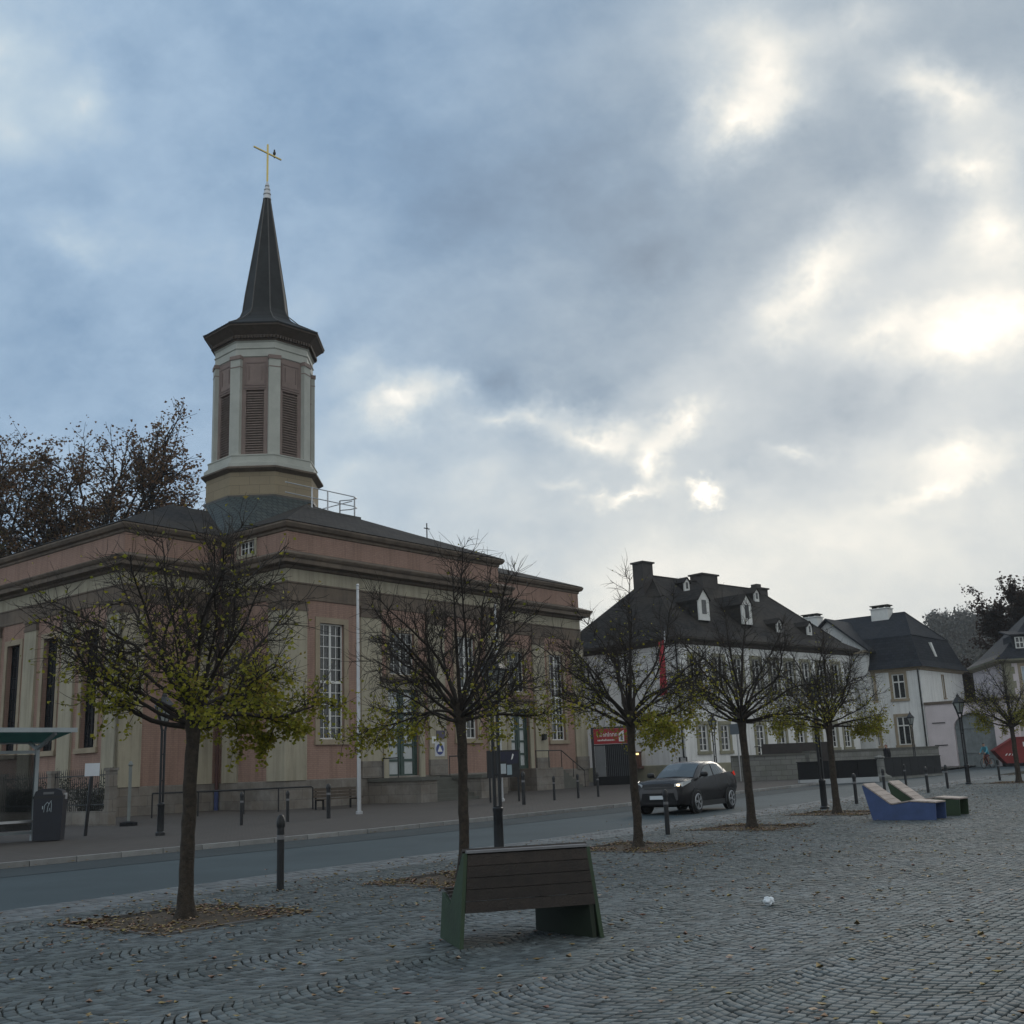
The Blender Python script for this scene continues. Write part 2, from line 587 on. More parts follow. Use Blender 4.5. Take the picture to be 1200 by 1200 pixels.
def offset(poly, d):
    n = len(poly)
    res = []
    for i in range(n):
        a, b, c = Vector(poly[i - 1]), Vector(poly[i]), Vector(poly[(i + 1) % n])
        e1_, e2_ = (b - a).normalized(), (c - b).normalized()
        n1, n2 = Vector((e1_.y, -e1_.x)), Vector((e2_.y, -e2_.x))
        m_ = n1 + n2
        res.append(tuple(b + m_ * (d / max(.2, m_.dot(n1)))))
    return res

def empty(name, loc=(0, 0, 0), rz=0.):
    o = bpy.data.objects.new(name, None)
    o.empty_display_size = .3
    o.location = loc
    o.rotation_euler = (0, 0, rz)
    COL.objects.link(o)
    return o

def tag(o, label=None, cat=None, group=None, kind=None):
    if label:
        o['label'] = label
    if cat:
        o['category'] = cat
    if group:
        o['group'] = group
    if kind:
        o['kind'] = kind
    return o

def thing(name, label, cat, loc=(0, 0, 0), rz=0., group=None):
    return tag(empty(name, loc, rz), label, cat, group)

def children(o):
    return [c for c in bpy.data.objects if c.parent == o]

def dup(o, parent=None):
    kids = KIDS.get(o.name)
    if kids is None:
        kids = KIDS[o.name] = children(o)
    c = o.copy()
    COL.objects.link(c)
    if parent is not None:
        c.parent = parent
    for k in kids:
        dup(k, c)
    return c
KIDS = {}

# a wall frame: u runs along the wall, d outwards, z up
class Frame:
    def __init__(s, p0, p1):
        s.p = Vector(p0)
        dx = Vector(p1) - s.p
        s.len = dx.length
        s.t = dx.normalized()
        s.n = Vector((s.t.y, -s.t.x))
    def __call__(s, u, d, z):
        q = s.p + s.t * u + s.n * d
        return (q.x, q.y, z)
    def box(s, mb, u0, u1, d0, d1, z0, z1, mi=0):
        return mb.hexa([s(u0, d1, z0), s(u1, d1, z0), s(u1, d0, z0), s(u0, d0, z0), s(u0, d1, z1), s(u1, d1, z1), s(u1, d0, z1), s(u0, d0, z1)], mi)

def wall(mb, fr, u0, u1, z0, z1, holes=(), depth=.22, mi=0):
    """Wall skin with real openings and their reveals; holes = (u0, u1, z0, z1)."""
    us = sorted({u0, u1, *[h[0] for h in holes], *[h[1] for h in holes]})
    zs = sorted({z0, z1, *[h[2] for h in holes], *[h[3] for h in holes]})
    us = [u for u in us if u0 <= u <= u1]
    zs = [z for z in zs if z0 <= z <= z1]
    for a, b in zip(us, us[1:]):
        for c, d in zip(zs, zs[1:]):
            mu, mz = (a + b) / 2, (c + d) / 2
            if any(h[0] < mu < h[1] and h[2] < mz < h[3] for h in holes):
                continue
            mb.add([fr(a, 0, c), fr(b, 0, c), fr(b, 0, d), fr(a, 0, d)], [(0, 1, 2, 3)], mi)
    for a, b, c, d in holes:
        p = [(a, c), (b, c), (b, d), (a, d)]
        for i in range(4):
            q, r = p[i], p[(i + 1) % 4]
            mb.add([fr(q[0], 0, q[1]), fr(q[0], -depth, q[1]), fr(r[0], -depth, r[1]), fr(r[0], 0, r[1])], [(0, 1, 2, 3)], mi)
    return mb

def window(root, fr, u0, u1, z0, z1, nx=2, nz=6, depth=.2, fw=.07, bw=.03, mull=0, fm=None, gm=None, sm=None, sw=.2, sill=True, name='window', transom=None, sd=.045):
    """Window in an opening: frame with glazing bars, its pane, and the stone surround."""
    fm, gm = fm or WHITE, gm or GLASS
    mb = MB()
    d0, d1 = -depth, -depth + .07
    fr.box(mb, u0, u0 + fw, d0, d1, z0, z1)
    fr.box(mb, u1 - fw, u1, d0, d1, z0, z1)
    fr.box(mb, u0 + fw, u1 - fw, d0, d1, z0, z0 + fw)
    fr.box(mb, u0 + fw, u1 - fw, d0, d1, z1 - fw, z1)
    if mull:
        c = (u0 + u1) / 2
        fr.box(mb, c - mull / 2, c + mull / 2, d0, d1 + .012, z0 + fw, z1 - fw)
    if transom:
        fr.box(mb, u0 + fw, u1 - fw, d0, d1 + .008, transom - .05, transom + .05)
    for i in range(1, nx):
        u = u0 + (u1 - u0) * i / nx
        if mull and abs(u - (u0 + u1) / 2) < .02:
            continue
        fr.box(mb, u - bw / 2, u + bw / 2, d0 + .01, d1 - .012, z0 + fw, z1 - fw)
    for j in range(1, nz):
        z = z0 + (z1 - z0) * j / nz
        fr.box(mb, u0 + fw, u1 - fw, d0 + .014, d1 - .016, z - bw / 2, z + bw / 2)
    w = mb.build(name, fm, root)
    g = MB()
    fr.box(g, u0 + .01, u1 - .01, d0 + .02, d0 + .03, z0 + .01, z1 - .01)
    g.build('pane', gm, w)
    if sm:
        s = MB()
        fr.box(s, u0 - sw, u0, -.03, sd, z0, z1)
        fr.box(s, u1, u1 + sw, -.03, sd, z0, z1)
        fr.box(s, u0 - sw, u1 + sw, -.03, sd + .004, z1, z1 + sw)
        if sill:
            fr.box(s, u0 - sw - .04, u1 + sw + .04, -.05, sd + .07, z0 - sw * .9, z0)
        else:
            fr.box(s, u0 - sw, u1 + sw, -.03, sd, z0 - sw, z0)
        s.build('surround', sm, w)
    return w

# ---------------------------------------------------------------- ground
def G(x, y):
    return .006 * max(0., y - 20.)

def sheet(name, rows, z, m, kind='structure', nu=6):
    """Sheet between polylines (each the same number of points), draped over the gentle slope."""
    mb = MB()
    n = len(rows[0])
    rr = []
    for a, b in zip(rows, rows[1:]):
        for i in range(nu):
            t = i / nu
            rr.append([(p[0] + (q[0] - p[0]) * t, p[1] + (q[1] - p[1]) * t) for p, q in zip(a, b)])
    rr.append(rows[-1])
    mb.v = [(x, y, G(x, y) + z) for r in rr for x, y in r]
    mb.f = [(i * n + j, i * n + j + 1, (i + 1) * n + j + 1, (i + 1) * n + j) for i in range(len(rr) - 1) for j in range(n - 1)]
    mb.m = [0] * len(mb.f)
    o = mb.build(name, m)
    if o.data.polygons[0].normal.z < 0:
        o.data.flip_normals()
    o['kind'] = kind
    return o

def densify(pl, step=3.):
    r = []
    for a, b in zip(pl, pl[1:]):
        n = max(1, int(math.dist(a, b) / step))
        r += [(a[0] + (b[0] - a[0]) * i / n, a[1] + (b[1] - a[1]) * i / n) for i in range(n)]
    return r + [pl[-1]]

def shift(pl, d):
    """Polyline moved sideways (to its left for d > 0)."""
    r = []
    for i, p in enumerate(pl):
        a, b = pl[max(0, i - 1)], pl[min(len(pl) - 1, i + 1)]
        l_ = math.dist(a, b)
        r.append((p[0] - (b[1] - a[1]) / l_ * d, p[1] + (b[0] - a[0]) / l_ * d))
    return r

ASPH = mat('asphalt', (.054, .077, .088), .8, .2, .35, .35, 90, c2=(.034, .052, .061), spec=.35, streak=.0)
ASPHD = mat('older_asphalt', (.042, .056, .063), .85, .2, .5, .35, 90, spec=.3)
JOINT = mat('sandy_joint', (.038, .037, .03), .95, .3, 6, spec=.1)
COB = mat('granite_cobble', (.119, .138, .148), .72, .2, .7, .3, 60, c2=(.08, .096, .096), island=.42, spec=.4)
COBL = mat('light_gutter_cobble', (.149, .168, .178), .75, .2, 1.1, .25, 60, c2=(.12, .124, .128), island=.25, spec=.3)
SOIL = mat('leaf_strewn_soil', (.085, .06, .038), .95, .4, 4, .8, 30, c2=(.05, .038, .026))
PAVE = brickmat('brownish_paving', (.095, .085, .079), (.082, .074, .069), (.052, .048, .045), .3, .2, .012, rough=.88, bump=.4, stain=.4, stain_c=(.065, .06, .056), nscale=.5, spec=.2)
FARG = mat('grassy_ground', (.06, .07, .04), .95, .3, .2)

NEAR = [(-40, -33.5), (-20, -6), (-6.11, 13.44), (-2.98, 18.3), (.83, 23.2), (5.8, 29.86), (14.9, 43.3), (22.0, 54), (36, 74.5), (60, 109)]
KERB = [(-48, -22), (-20, 12.4), (-10.4, 22.6), (-4.3, 29.6), (3.2, 39.6), (11.5, 51.9), (18.5, 62.3), (32, 82.2), (56, 117.5)]

def resample(pl, n):
    d = [0]
    for a, b in zip(pl, pl[1:]):
        d.append(d[-1] + math.dist(a, b))
    xs = np.linspace(0, d[-1], n)
    return list(zip(np.interp(xs, d, [p[0] for p in pl]), np.interp(xs, d, [p[1] for p in pl])))

NR, KR = resample(NEAR, 90), resample(KERB, 90)
GUT = shift(NR, 1.35)                     # inner edge of the cobbled gutter strip
S = MB()
xs_ = [-900, -300, -120, -60, -20, 20, 60, 120, 300, 900]
ys_ = [-300, -60, 0, 20, 60, 120, 250, 500, 1200]
S.v = [(x, y, G(x, y) - .16) for y in ys_ for x in xs_]
S.f = [(j * 10 + i, j * 10 + i + 1, (j + 1) * 10 + i + 1, (j + 1) * 10 + i) for j in range(8) for i in range(9)]
S.m = [0] * len(S.f)
S.build('ground', FARG)['kind'] = 'structure'
road = sheet('road', [shift(NR, 1.33), KR], -.02, ASPH)
sheet('road_patch', [shift(KR, -2.1)[20:75], shift(KR, -.02)[20:75]], -.014, ASPHD, nu=1)
sidewalk = sheet('pavement', [shift(KR, .16), [(p[0] - 34 * .82, p[1] + 34 * .57) for p in KR], [(p[0] - 75 * .82, p[1] + 75 * .57) for p in KR]], .09, PAVE, nu=8)
square = sheet('cobbled_square', [shift(NR, 1.36), [(p[0] + 14 * .82, p[1] - 14 * .57) for p in NR], [(p[0] + 70 * .82, p[1] - 70 * .57) for p in NR]], -.022, JOINT, nu=6)

# kerb: single stones set along the far edge of the road
KERBM = mat('granite_kerb', (.3, .3, .295), .8, .2, 3, .2, 30, island=.15)
kst = MB().box(-.49, .49, -.075, .075, -.2, 0)
kern = kst.build('kerbstone', KERBM, sidewalk)
first = True
kd = [0]
for a, b in zip(KR, KR[1:]):
    kd.append(kd[-1] + math.dist(a, b))
for i in range(int(kd[-1])):
    s_ = i + .5
    x = np.interp(s_, kd, [p[0] for p in KR])
    y = np.interp(s_, kd, [p[1] for p in KR])
    if not (10 < y < 75):
        continue
    x2, y2 = np.interp(s_ + .3, kd, [p[0] for p in KR]), np.interp(s_ + .3, kd, [p[1] for p in KR])
    an = math.atan2(y2 - y, x2 - x)
    o = kern if first else kern.copy()
    if not first:
        COL.objects.link(o)
    first = False
    o.location = (x - math.sin(an) * .08, y + math.cos(an) * .08, G(x, y) + .094)
    o.rotation_euler = (0, -math.atan(.006 * math.sin(an)) if y > 20 else 0, an)

# tree pits
AX = R(52)
TREES = [(-3.92, 13.3), (-.92, 16.7), (2.11, 21.5), (5.12, 25.8), (8.28, 30.25), (20.9, 48.0)]
PIT = 1.0
rs = np.random.default_rng(5)

def in_pit(x, y, m=0.):
    for tx, ty in TREES:
        u = (x - tx) * math.cos(AX) + (y - ty) * math.sin(AX)
        v = -(x - tx) * math.sin(AX) + (y - ty) * math.cos(AX)
        if abs(u) < PIT + m and abs(v) < PIT + m:
            return True
    return False

PITEDGE = mat('pit_edging_stone', (.14, .135, .13), .8, .2, 4)
for i, (tx, ty) in enumerate(TREES):
    p = MB()
    n = 14
    for a in range(n + 1):
        for b in range(n + 1):
            u, v = (a / n * 2 - 1) * (PIT - .02), (b / n * 2 - 1) * (PIT - .02)
            r = math.hypot(u, v)
            x, y = tx + u * math.cos(AX) - v * math.sin(AX), ty + u * math.sin(AX) + v * math.cos(AX)
            edge = a in (0, n) or b in (0, n)
            p.v.append((x, y, G(x, y)  - (.03 if edge else .012) + (0 if edge else rs.uniform(-.012, .012) + .05 * max(0, .5 - r))))
    p.f = [(a * (n + 1) + b, (a + 1) * (n + 1) + b, (a + 1) * (n + 1) + b + 1, a * (n + 1) + b + 1) for a in range(n) for b in range(n)]
    p.m = [0] * len(p.f)
    so = p.build('tree_pit_soil', SOIL, smooth=True)
    so['kind'] = 'structure'
    for k in range(4):
        e = MB()
        a0 = AX + k * PI / 2
        cx, cy = tx + math.cos(a0) * PIT, ty + math.sin(a0) * PIT
        t = Vector((-math.sin(a0), math.cos(a0)))
        for (w0, w1) in ((-PIT, 0), (0, PIT)):
            q0, q1 = Vector((cx, cy)) + t * (w0 + .006), Vector((cx, cy)) + t * (w1 - .006)
            e.bar((q0.x, q0.y, G(q0.x, q0.y) - .03), (q1.x, q1.y, G(q1.x, q1.y) - .03), .06, .09)
        e.build('edging', PITEDGE, so)

# cobbles, laid in segment arcs across strips that follow the road
CW, PITCH = 1.5, .092
ca, sa = math.cos(AX), math.sin(AX)

def near_x(y):
    return np.interp(y, [p[1] for p in NEAR], [p[0] for p in NEAR])

def arc_stones(Y0, Y1):
    q = []
    rad = CW / 2 / math.sin(R(46))
    nth = int(round(2 * R(46) * rad / PITCH))
    umin, umax = -12, 60
    for c in range(-34, 16):
        off = rs.uniform(0, PITCH)
        vc = c * CW
        ks = np.arange(umin, umax, PITCH) + off
        ks = ks + .03 * np.sin(ks * 1.9 + c) + .018 * np.sin(ks * 5.3 + 2 * c)
        for j in range(nth):
            th0, th1 = -R(46) + 2 * R(46) * j / nth, -R(46) + 2 * R(46) * (j + 1) / nth
            tm = (th0 + th1) / 2
            u = ks - rad * math.cos(tm)
            v = np.full_like(u, vc + rad * math.sin(tm))
            q.append(np.stack([u, v, np.full_like(u, th0), np.full_like(u, th1), np.full_like(u, tm), np.full_like(u, vc)] + [ks], 1))
    q = np.concatenate(q)
    x = q[:, 0] * ca - q[:, 1] * sa
    y = q[:, 0] * sa + q[:, 1] * ca
    keep = (y > Y0) & (y < Y1) & (x < .47 * y + np.clip(5.2 - y * .06, 2.2, 5)) & (x > -.47 * y - np.clip(4 - y * .06, 1, 4)) & (x > near_x(y) + .03)
    q, x, y = q[keep], x[keep], y[keep]
    pm = np.array([not in_pit(a, b, .05) for a, b in zip(x, y)])
    return q[pm], x[pm], y[pm], rad

q, cx_, cy_, rad = arc_stones(5.2, 50)
gap = .0065
n = len(q)
def corner(th, s, dth):
    t = th + dth
    u = q[:, 6] - rad * np.cos(t) + s
    v = q[:, 5] + rad * np.sin(t)
    return u, v
dg = gap / rad
half = PITCH / 2 - gap
cor = []
for th, s, d in ((q[:, 2], -half, dg), (q[:, 2], half, dg), (q[:, 3], half, -dg), (q[:, 3], -half, -dg)):
    u, v = corner(th, s, d)
    u = u + rs.normal(0, .0055, n)
    v = v + rs.normal(0, .0055, n)
    cor.append((u * ca - v * sa, u * sa + v * ca))
# drop stones whose corners crossed at the flanks
bx = np.stack([c[0] for c in cor], 1)
by = np.stack([c[1] for c in cor], 1)
topz = .006 * np.maximum(0, cy_ - 20) + rs.normal(0, .0019, n)
tilt = rs.normal(0, .0011, (n, 4))

def quads0(name, V, F, m):
    me = bpy.data.meshes.new(name)
    me.vertices.add(len(V))
    me.vertices.foreach_set('co', V.ravel())
    me.loops.add(F.size)
    me.loops.foreach_set('vertex_index', F.ravel().astype(np.int32))
    me.polygons.add(len(F))
    me.polygons.foreach_set('loop_start', (np.arange(len(F)) * 4).astype(np.int32))
    me.materials.append(m)
    me.update(calc_edges=True)
    if me.polygons[0].normal.z < 0:
        me.flip_normals()
    o = bpy.data.objects.new(name, me)
    COL.objects.link(o)
    return o

def stones_mesh(name, bx, by, topz, tilt, m, parent, base=-.035, simple=False):
    n = len(bx)
    if simple:
        V = np.empty((n, 8, 3))
        V[:, 0:4, 0], V[:, 0:4, 1], V[:, 0:4, 2] = bx, by, topz[:, None] + tilt
        V[:, 4:8, 0], V[:, 4:8, 1], V[:, 4:8, 2] = bx, by, topz[:, None] - .022
        fl = [(3, 2, 1, 0)] + [(i, (i + 1) % 4, 4 + (i + 1) % 4, 4 + i) for i in range(4)]
        o = quads0(name, V.reshape(-1, 3), (np.array(fl)[None] + (np.arange(n) * 8)[:, None, None]).reshape(-1, 4), m)
        o.parent = parent
        return o
    mx_, my_ = bx.mean(1, keepdims=True), by.mean(1, keepdims=True)
    inx, iny = mx_ + (bx - mx_) * .93, my_ + (by - my_) * .93
    V = np.empty((n, 12, 3))
    V[:, 0:4, 0], V[:, 0:4, 1] = inx, iny
    V[:, 0:4, 2] = topz[:, None] + tilt
    V[:, 4:8, 0], V[:, 4:8, 1] = bx, by
    V[:, 4:8, 2] = topz[:, None] + tilt - .0035
    V[:, 8:12, 0], V[:, 8:12, 1] = bx, by
    V[:, 8:12, 2] = topz[:, None] + base
    fl = [(3, 2, 1, 0)] + [(i, (i + 1) % 4, 4 + (i + 1) % 4, 4 + i) for i in range(4)] + [(4 + i, 4 + (i + 1) % 4, 8 + (i + 1) % 4, 8 + i) for i in range(4)]
    F = (np.array(fl)[None] + (np.arange(n) * 12)[:, None, None]).reshape(-1, 4)
    me = bpy.data.meshes.new(name)
    me.vertices.add(n * 12)
    me.vertices.foreach_set('co', V.ravel())
    me.loops.add(F.size)
    me.loops.foreach_set('vertex_index', F.ravel().astype(np.int32))
    me.polygons.add(len(F))
    me.polygons.foreach_set('loop_start', (np.arange(len(F)) * 4).astype(np.int32))
    me.materials.append(m)
    me.update(calc_edges=True)
    if me.polygons[0].normal.z < 0:
        me.flip_normals()
    o = bpy.data.objects.new(name, me)
    COL.objects.link(o)
    o.parent = parent
    return o

inview = np.abs(cx_) < .46 * cy_
dist = np.where(inview & (cy_ > 6.2), np.hypot(cx_, cy_), 1e9)
order = np.argsort(dist)
near_i, far_i = order[:280], order[280:]
mid_i, away_i = far_i[dist[far_i] < 20], far_i[dist[far_i] >= 20]
mid_i = far_i[np.hypot(cx_[far_i], cy_[far_i]) < 14.5]
away_i = far_i[np.hypot(cx_[far_i], cy_[far_i]) >= 14.5]
stones_mesh('cobblestones', bx[mid_i], by[mid_i], topz[mid_i], tilt[mid_i], COB, square)['kind'] = 'stuff'
stones_mesh('cobblestones', bx[away_i], by[away_i], topz[away_i], tilt[away_i], COB, square, simple=True)['kind'] = 'stuff'
prot = []
for k in range(12):
    i = near_i[k * 7]
    o = stones_mesh('cobblestone', bx[i:i + 1] - cx_[i], by[i:i + 1] - cy_[i], np.zeros(1), tilt[i:i + 1], COB, square)
    prot.append((o, q[i, 4]))
used = set()
for i in near_i:
    k = min(range(12), key=lambda k: abs(prot[k][1] - q[i, 4]) + rs.uniform(0, .12))
    o = prot[k][0]
    if k in used:
        o = o.copy()
        COL.objects.link(o)
    used.add(k)
    o.location = (cx_[i], cy_[i], topz[i])
    o.rotation_euler = (0, 0, -(q[i, 4] - prot[k][1]) * .9)
# gutter strip: straight rows of larger pale stones
gx, gy = [], []
GP = .165
NRd = resample(NEAR, 1400)
ln = [0]
for a, b in zip(NRd, NRd[1:]):
    ln.append(ln[-1] + math.dist(a, b))
ln = np.array(ln)
NX, NY = np.array([p[0] for p in NRd]), np.array([p[1] for p in NRd])
for r_ in range(8):
    s_ = np.arange(0, ln[-1], GP) + (r_ % 2) * GP / 2
    x, y = np.interp(s_, ln, NX), np.interp(s_, ln, NY)
    x2, y2 = np.interp(s_ + .05, ln, NX), np.interp(s_ + .05, ln, NY)
    a_ = np.arctan2(y2 - y, x2 - x)
    off = .10 + r_ * GP
    px, py = x - np.sin(a_) * off, y + np.cos(a_) * off
    k_ = (py > 8) & (py < 60) & (np.abs(px) < .5 * py + 2)
    px, py, a_ = px[k_], py[k_], a_[k_]
    hs = GP / 2 - .007
    X, Y = [], []
    for du, dv in ((-hs, -hs), (hs, -hs), (hs, hs), (-hs, hs)):
        X.append(px + du * np.cos(a_) - dv * np.sin(a_) + rs.normal(0, .003, len(px)))
        Y.append(py + du * np.sin(a_) + dv * np.cos(a_) + rs.normal(0, .003, len(px)))
    gx.append(np.stack(X, 1))
    gy.append(np.stack(Y, 1))
gx, gy = np.concatenate(gx), np.concatenate(gy)
gz = .006 * np.maximum(0, gy.mean(1) - 20) + rs.normal(0, .002, len(gx))
stones_mesh('gutter_cobbles', gx, gy, gz, rs.normal(0, .0015, (len(gx), 4)), COBL, square)['kind'] = 'stuff'
# farther out the stones merge: a plain sheet at stone height, fine relief in the material
COBF = mat('distant_cobbles', (.113, .131, .138), .85, .3, 9, .6, 7, c2=(.072, .09, .092), spec=.25)
far = sheet('cobbled_square_far', [[(near_x(y) + .1, y) for y in np.linspace(49.9, 62, 4)] + [(near_x(y) + .1, y) for y in (64, 70, 76)],
                               [(near_x(y) + 20, y) for y in np.linspace(49.9, 62, 4)] + [(near_x(y) + 20, y) for y in (64, 70, 76)],
                               [(near_x(y) + 70, y - 6) for y in np.linspace(49.9, 62, 4)] + [(near_x(y) + 70, y) for y in (64, 70, 76)]], -.004, COBF)
far.name = 'cobbled_square'

# and to the sides of the square, well outside the photograph's view
ys2 = list(np.linspace(-9, 52, 24))
ed = lambda y: max(.47 * y + min(5., max(2.2, 5.2 - y * .06)), near_x(y) + .2) - .15
o_ = sheet('cobbled_square_side', [[(ed(y), y) for y in ys2], [(ed(y) + 12, y) for y in ys2], [(ed(y) + 60, y) for y in ys2]], -.006, COBF)
o_.name = 'cobbled_square'
o_ = sheet('cobbled_square_near', [[(near_x(y) + .3, y) for y in np.linspace(-9, 5.15, 8)], [(min(ed(y), 8) - .02, y) for y in np.linspace(-9, 5.15, 8)]], -.007, COBF)
o_.name = 'cobbled_square'
# ---------------------------------------------------------------- the church
CH = thing('church', 'pink brick church with octagonal belfry, slate spire and tall white-barred windows', 'church', (-10.15, 48.27, .22), R(51))
OUT = [(0, 0), (14.7, 0), (14.7, 2.9), (26.1, 2.9), (26.1, 19.4), (14.7, 19.4), (14.7, 22.3), (0, 22.3), (0, 17.57), (-5.14, 17.57), (-5.14, 4.73), (0, 4.73)]
def seg(i):
    return Frame(OUT[i], OUT[(i + 1) % len(OUT)])
FRONT, RWING, LSIDE, LFRONT, RET = seg(0), seg(2), seg(9), seg(10), seg(11)
w1 = [(1.92, 3.38, 2.95, 8.15), (11.1, 12.55, 2.95, 8.15), (6.1, 8.2, 1.12, 5.3), (6.3, 8.0, 6.0, 8.05)]
lw = [(12.84 - c - .62, 12.84 - c + .62, 2.95, 8.1) for c in (2.35, 5.85, 9.35, 12.2 - .6)]
rw = [(4.0, 5.75, 1.35, 4.75), (3.95, 5.55, 5.75, 8.1), (7.95, 9.35, 2.95, 8.1)]
wl = MB()
for i in range(len(OUT)):
    f = seg(i)
    hs = {0: w1, 9: lw, 2: rw}.get(i, ())
    wall(wl, f, 0, f.len, 1.2, 9.2, [h if h[2] > 1.2 else (h[0], h[1], 1.2, h[3]) for h in hs])
    ah = [(1.3, 2.45, 11.5, 12.14)] if i == 11 else ()
    wall(wl, f, 0, f.len, 11.05, 12.5, ah, .18)
wl.build('wall', PINK, CH)
pl = MB()
for i in range(len(OUT)):
    f = seg(i)
    hs = {0: [(6.1, 8.2, 1.12, 1.24)], 2: []}.get(i, ())
    p0 = offset(OUT, .07)
    a, b = p0[i], p0[(i + 1) % len(OUT)]
    g_ = Frame(a, b)
    wall(pl, g_, 0, g_.len, -.5, 1.2)
pl.sweep(OUT, [(.07, 1.2), (.0, 1.24)])
pl.build('plinth', PLINTH, CH)
# entablature: brown band, cream frieze, big cornice, attic cap
en = MB()
en.sweep(OUT, [(0, 9.12), (.05, 9.14), (.05, 9.22), (.03, 9.24), (.03, 9.8), (.07, 9.82), (.07, 9.88), (.02, 9.9)])
en.build('architrave', TRIM, CH)
en = MB()
en.sweep(OUT, [(.02, 9.9), (.02, 10.48)])
en.build('frieze', CREAM, CH)
en = MB()
en.sweep(OUT, [(.02, 10.46), (.14, 10.5), (.16, 10.6), (.5, 10.64), (.52, 10.66), (.52, 10.84), (.6, 10.9), (.66, 11.0), (.66, 11.04), (.0, 11.3)])
en.build('cornice', TRIM, CH)
en = MB()
en.sweep(OUT, [(.0, 12.16), (.06, 12.2), (.06, 12.3), (.2, 12.36), (.28, 12.5), (.28, 12.58), (-.3, 12.66)])
en.build('attic_cap', TRIM, CH)
# pilasters with brown capitals and foot blocks
def pilaster(fr, u0, u1, wrap=False):
    m = MB()
    fr.box(m, u0, u1, -.02, .11, 1.22, 8.6)
    p = m.build('pilaster', CREAM, CH)
    m = MB()
    fr.box(m, u0 - .04, u1 + .04, -.02, .15, 8.6, 8.72)
    fr.box(m, u0, u1, -.02, .125, 8.72, 9.0)
    fr.box(m, u0 - .06, u1 + .06, -.02, .18, 9.0, 9.13)
    m.build('capital', TRIM, p)
    m = MB()
    fr.box(m, u0 - .02, u1 + .02, -.02, .145, 1.2, 1.95)
    m.build('foot_block', PLINTH, p) if fr is not RET and fr is not LFRONT and u0 > .5 and fr is not LSIDE else None
for u0, u1 in ((-.11, 1.12), (4.39, 5.7), (8.9, 10.1), (13.4, 14.81)):
    pilaster(FRONT, u0, u1)
for u0, u1 in ((6.3, 7.45), (10.3, 11.51)):
    pilaster(RWING, u0, u1)
for c in (.43, 4.15, 7.65, 11.2):
    pilaster(LSIDE, 12.84 - c - .55, 12.84 - c + (.54 if c < 1 else .55))
for u0, u1 in ((-.11, 1.12), (3.84, 4.75)):
    pilaster(LFRONT, u0, u1)
for u0, u1 in ((.42, 1.5), (3.62, 4.73)):
    pilaster(RET, u0, u1)
# windows
for h in (w1[0], w1[1]):
    window(CH, FRONT, *h, nx=4, nz=10, mull=.11, sm=SURR, sw=.26, transom=h[2] + 2.55)
window(CH, FRONT, *w1[3], nx=4, nz=4, mull=.1, sm=SURR, sw=.24)
for h in lw:
    window(CH, LSIDE, *h, nx=4, nz=10, mull=.1, sm=SURR, sw=.25, depth=.3, fm=DKMETAL)
window(CH, RWING, *rw[1], nx=4, nz=4, mull=.1, sm=SURR, sw=.22)
window(CH, RWING, *rw[2], nx=4, nz=10, mull=.1, sm=SURR, sw=.24, transom=5.5)
window(CH, RET, 1.3, 2.45, 11.5, 12.14, nx=4, nz=2, mull=.08, depth=.16, fw=.05, sm=CREAM, sw=.16, sill=False, name='attic_window')
def church_door(fr, u0, u1, z0, z1, depth=.24):
    c = (u0 + u1) / 2
    mb = MB()
    fr.box(mb, u0, u0 + .12, -depth, -depth + .12, z0, z1)
    fr.box(mb, u1 - .12, u1, -depth, -depth + .12, z0, z1)
    fr.box(mb, u0 + .12, u1 - .12, -depth, -depth + .12, z1 - .12, z1)
    fr.box(mb, u0 + .12, u1 - .12, -depth, -depth + .11, z0 + 2.95, z0 + 3.1)
    fr.box(mb, c - .07, c + .07, -depth, -depth + .13, z0, z1 - .12)
    for k in (0, .78, 1.5, 2.2):
        fr.box(mb, u0 + .12, u1 - .12, -depth + .005, -depth + .09, z0 + k, z0 + k + (.2 if k == 0 else .12))
    for q in (u0 + .12, u1 - .26, c - .2, c + .07):
        fr.box(mb, q, q + .13, -depth + .003, -depth + .095, z0, z1 - .12)
    d = mb.build('door', GREEND, CH)
    for a, b in ((u0 + .25, c - .2), (c + .2, u1 - .26)):
        for z_, zz in ((.2, .78), (.9, 1.5), (1.62, 2.2), (2.32, 2.95), (3.1, z1 - z0 - .12)):
            g = MB()
            fr.box(g, a, b, -depth + .03, -depth + .045, z0 + z_, z0 + zz)
            g.build('pane', GLASSD, d)
    g = MB()
    fr.box(g, c + .09, c + .13, -depth + .1, -depth + .16, z0 + 1.0, z0 + 1.2)
    g.build('handle', GALV, d)
    s = MB()
    fr.box(s, u0 - .34, u0, -.05, .1, z0, z1)
    fr.box(s, u1, u1 + .34, -.05, .1, z0, z1)
    fr.box(s, u0 - .34, u1 + .34, -.05, .104, z1, z1 + .3)
    s.build('surround', CREAM, d)
    s = MB()
    fr.box(s, u0 - .5, u1 + .5, 0, .3, z1 + .3, z1 + .45)
    fr.box(s, u0 - .56, u1 + .56, 0, .4, z1 + .45, z1 + .55)
    s.build('hood', TRIM, d)
church_door(FRONT, *w1[2])
church_door(RWING, *rw[0])

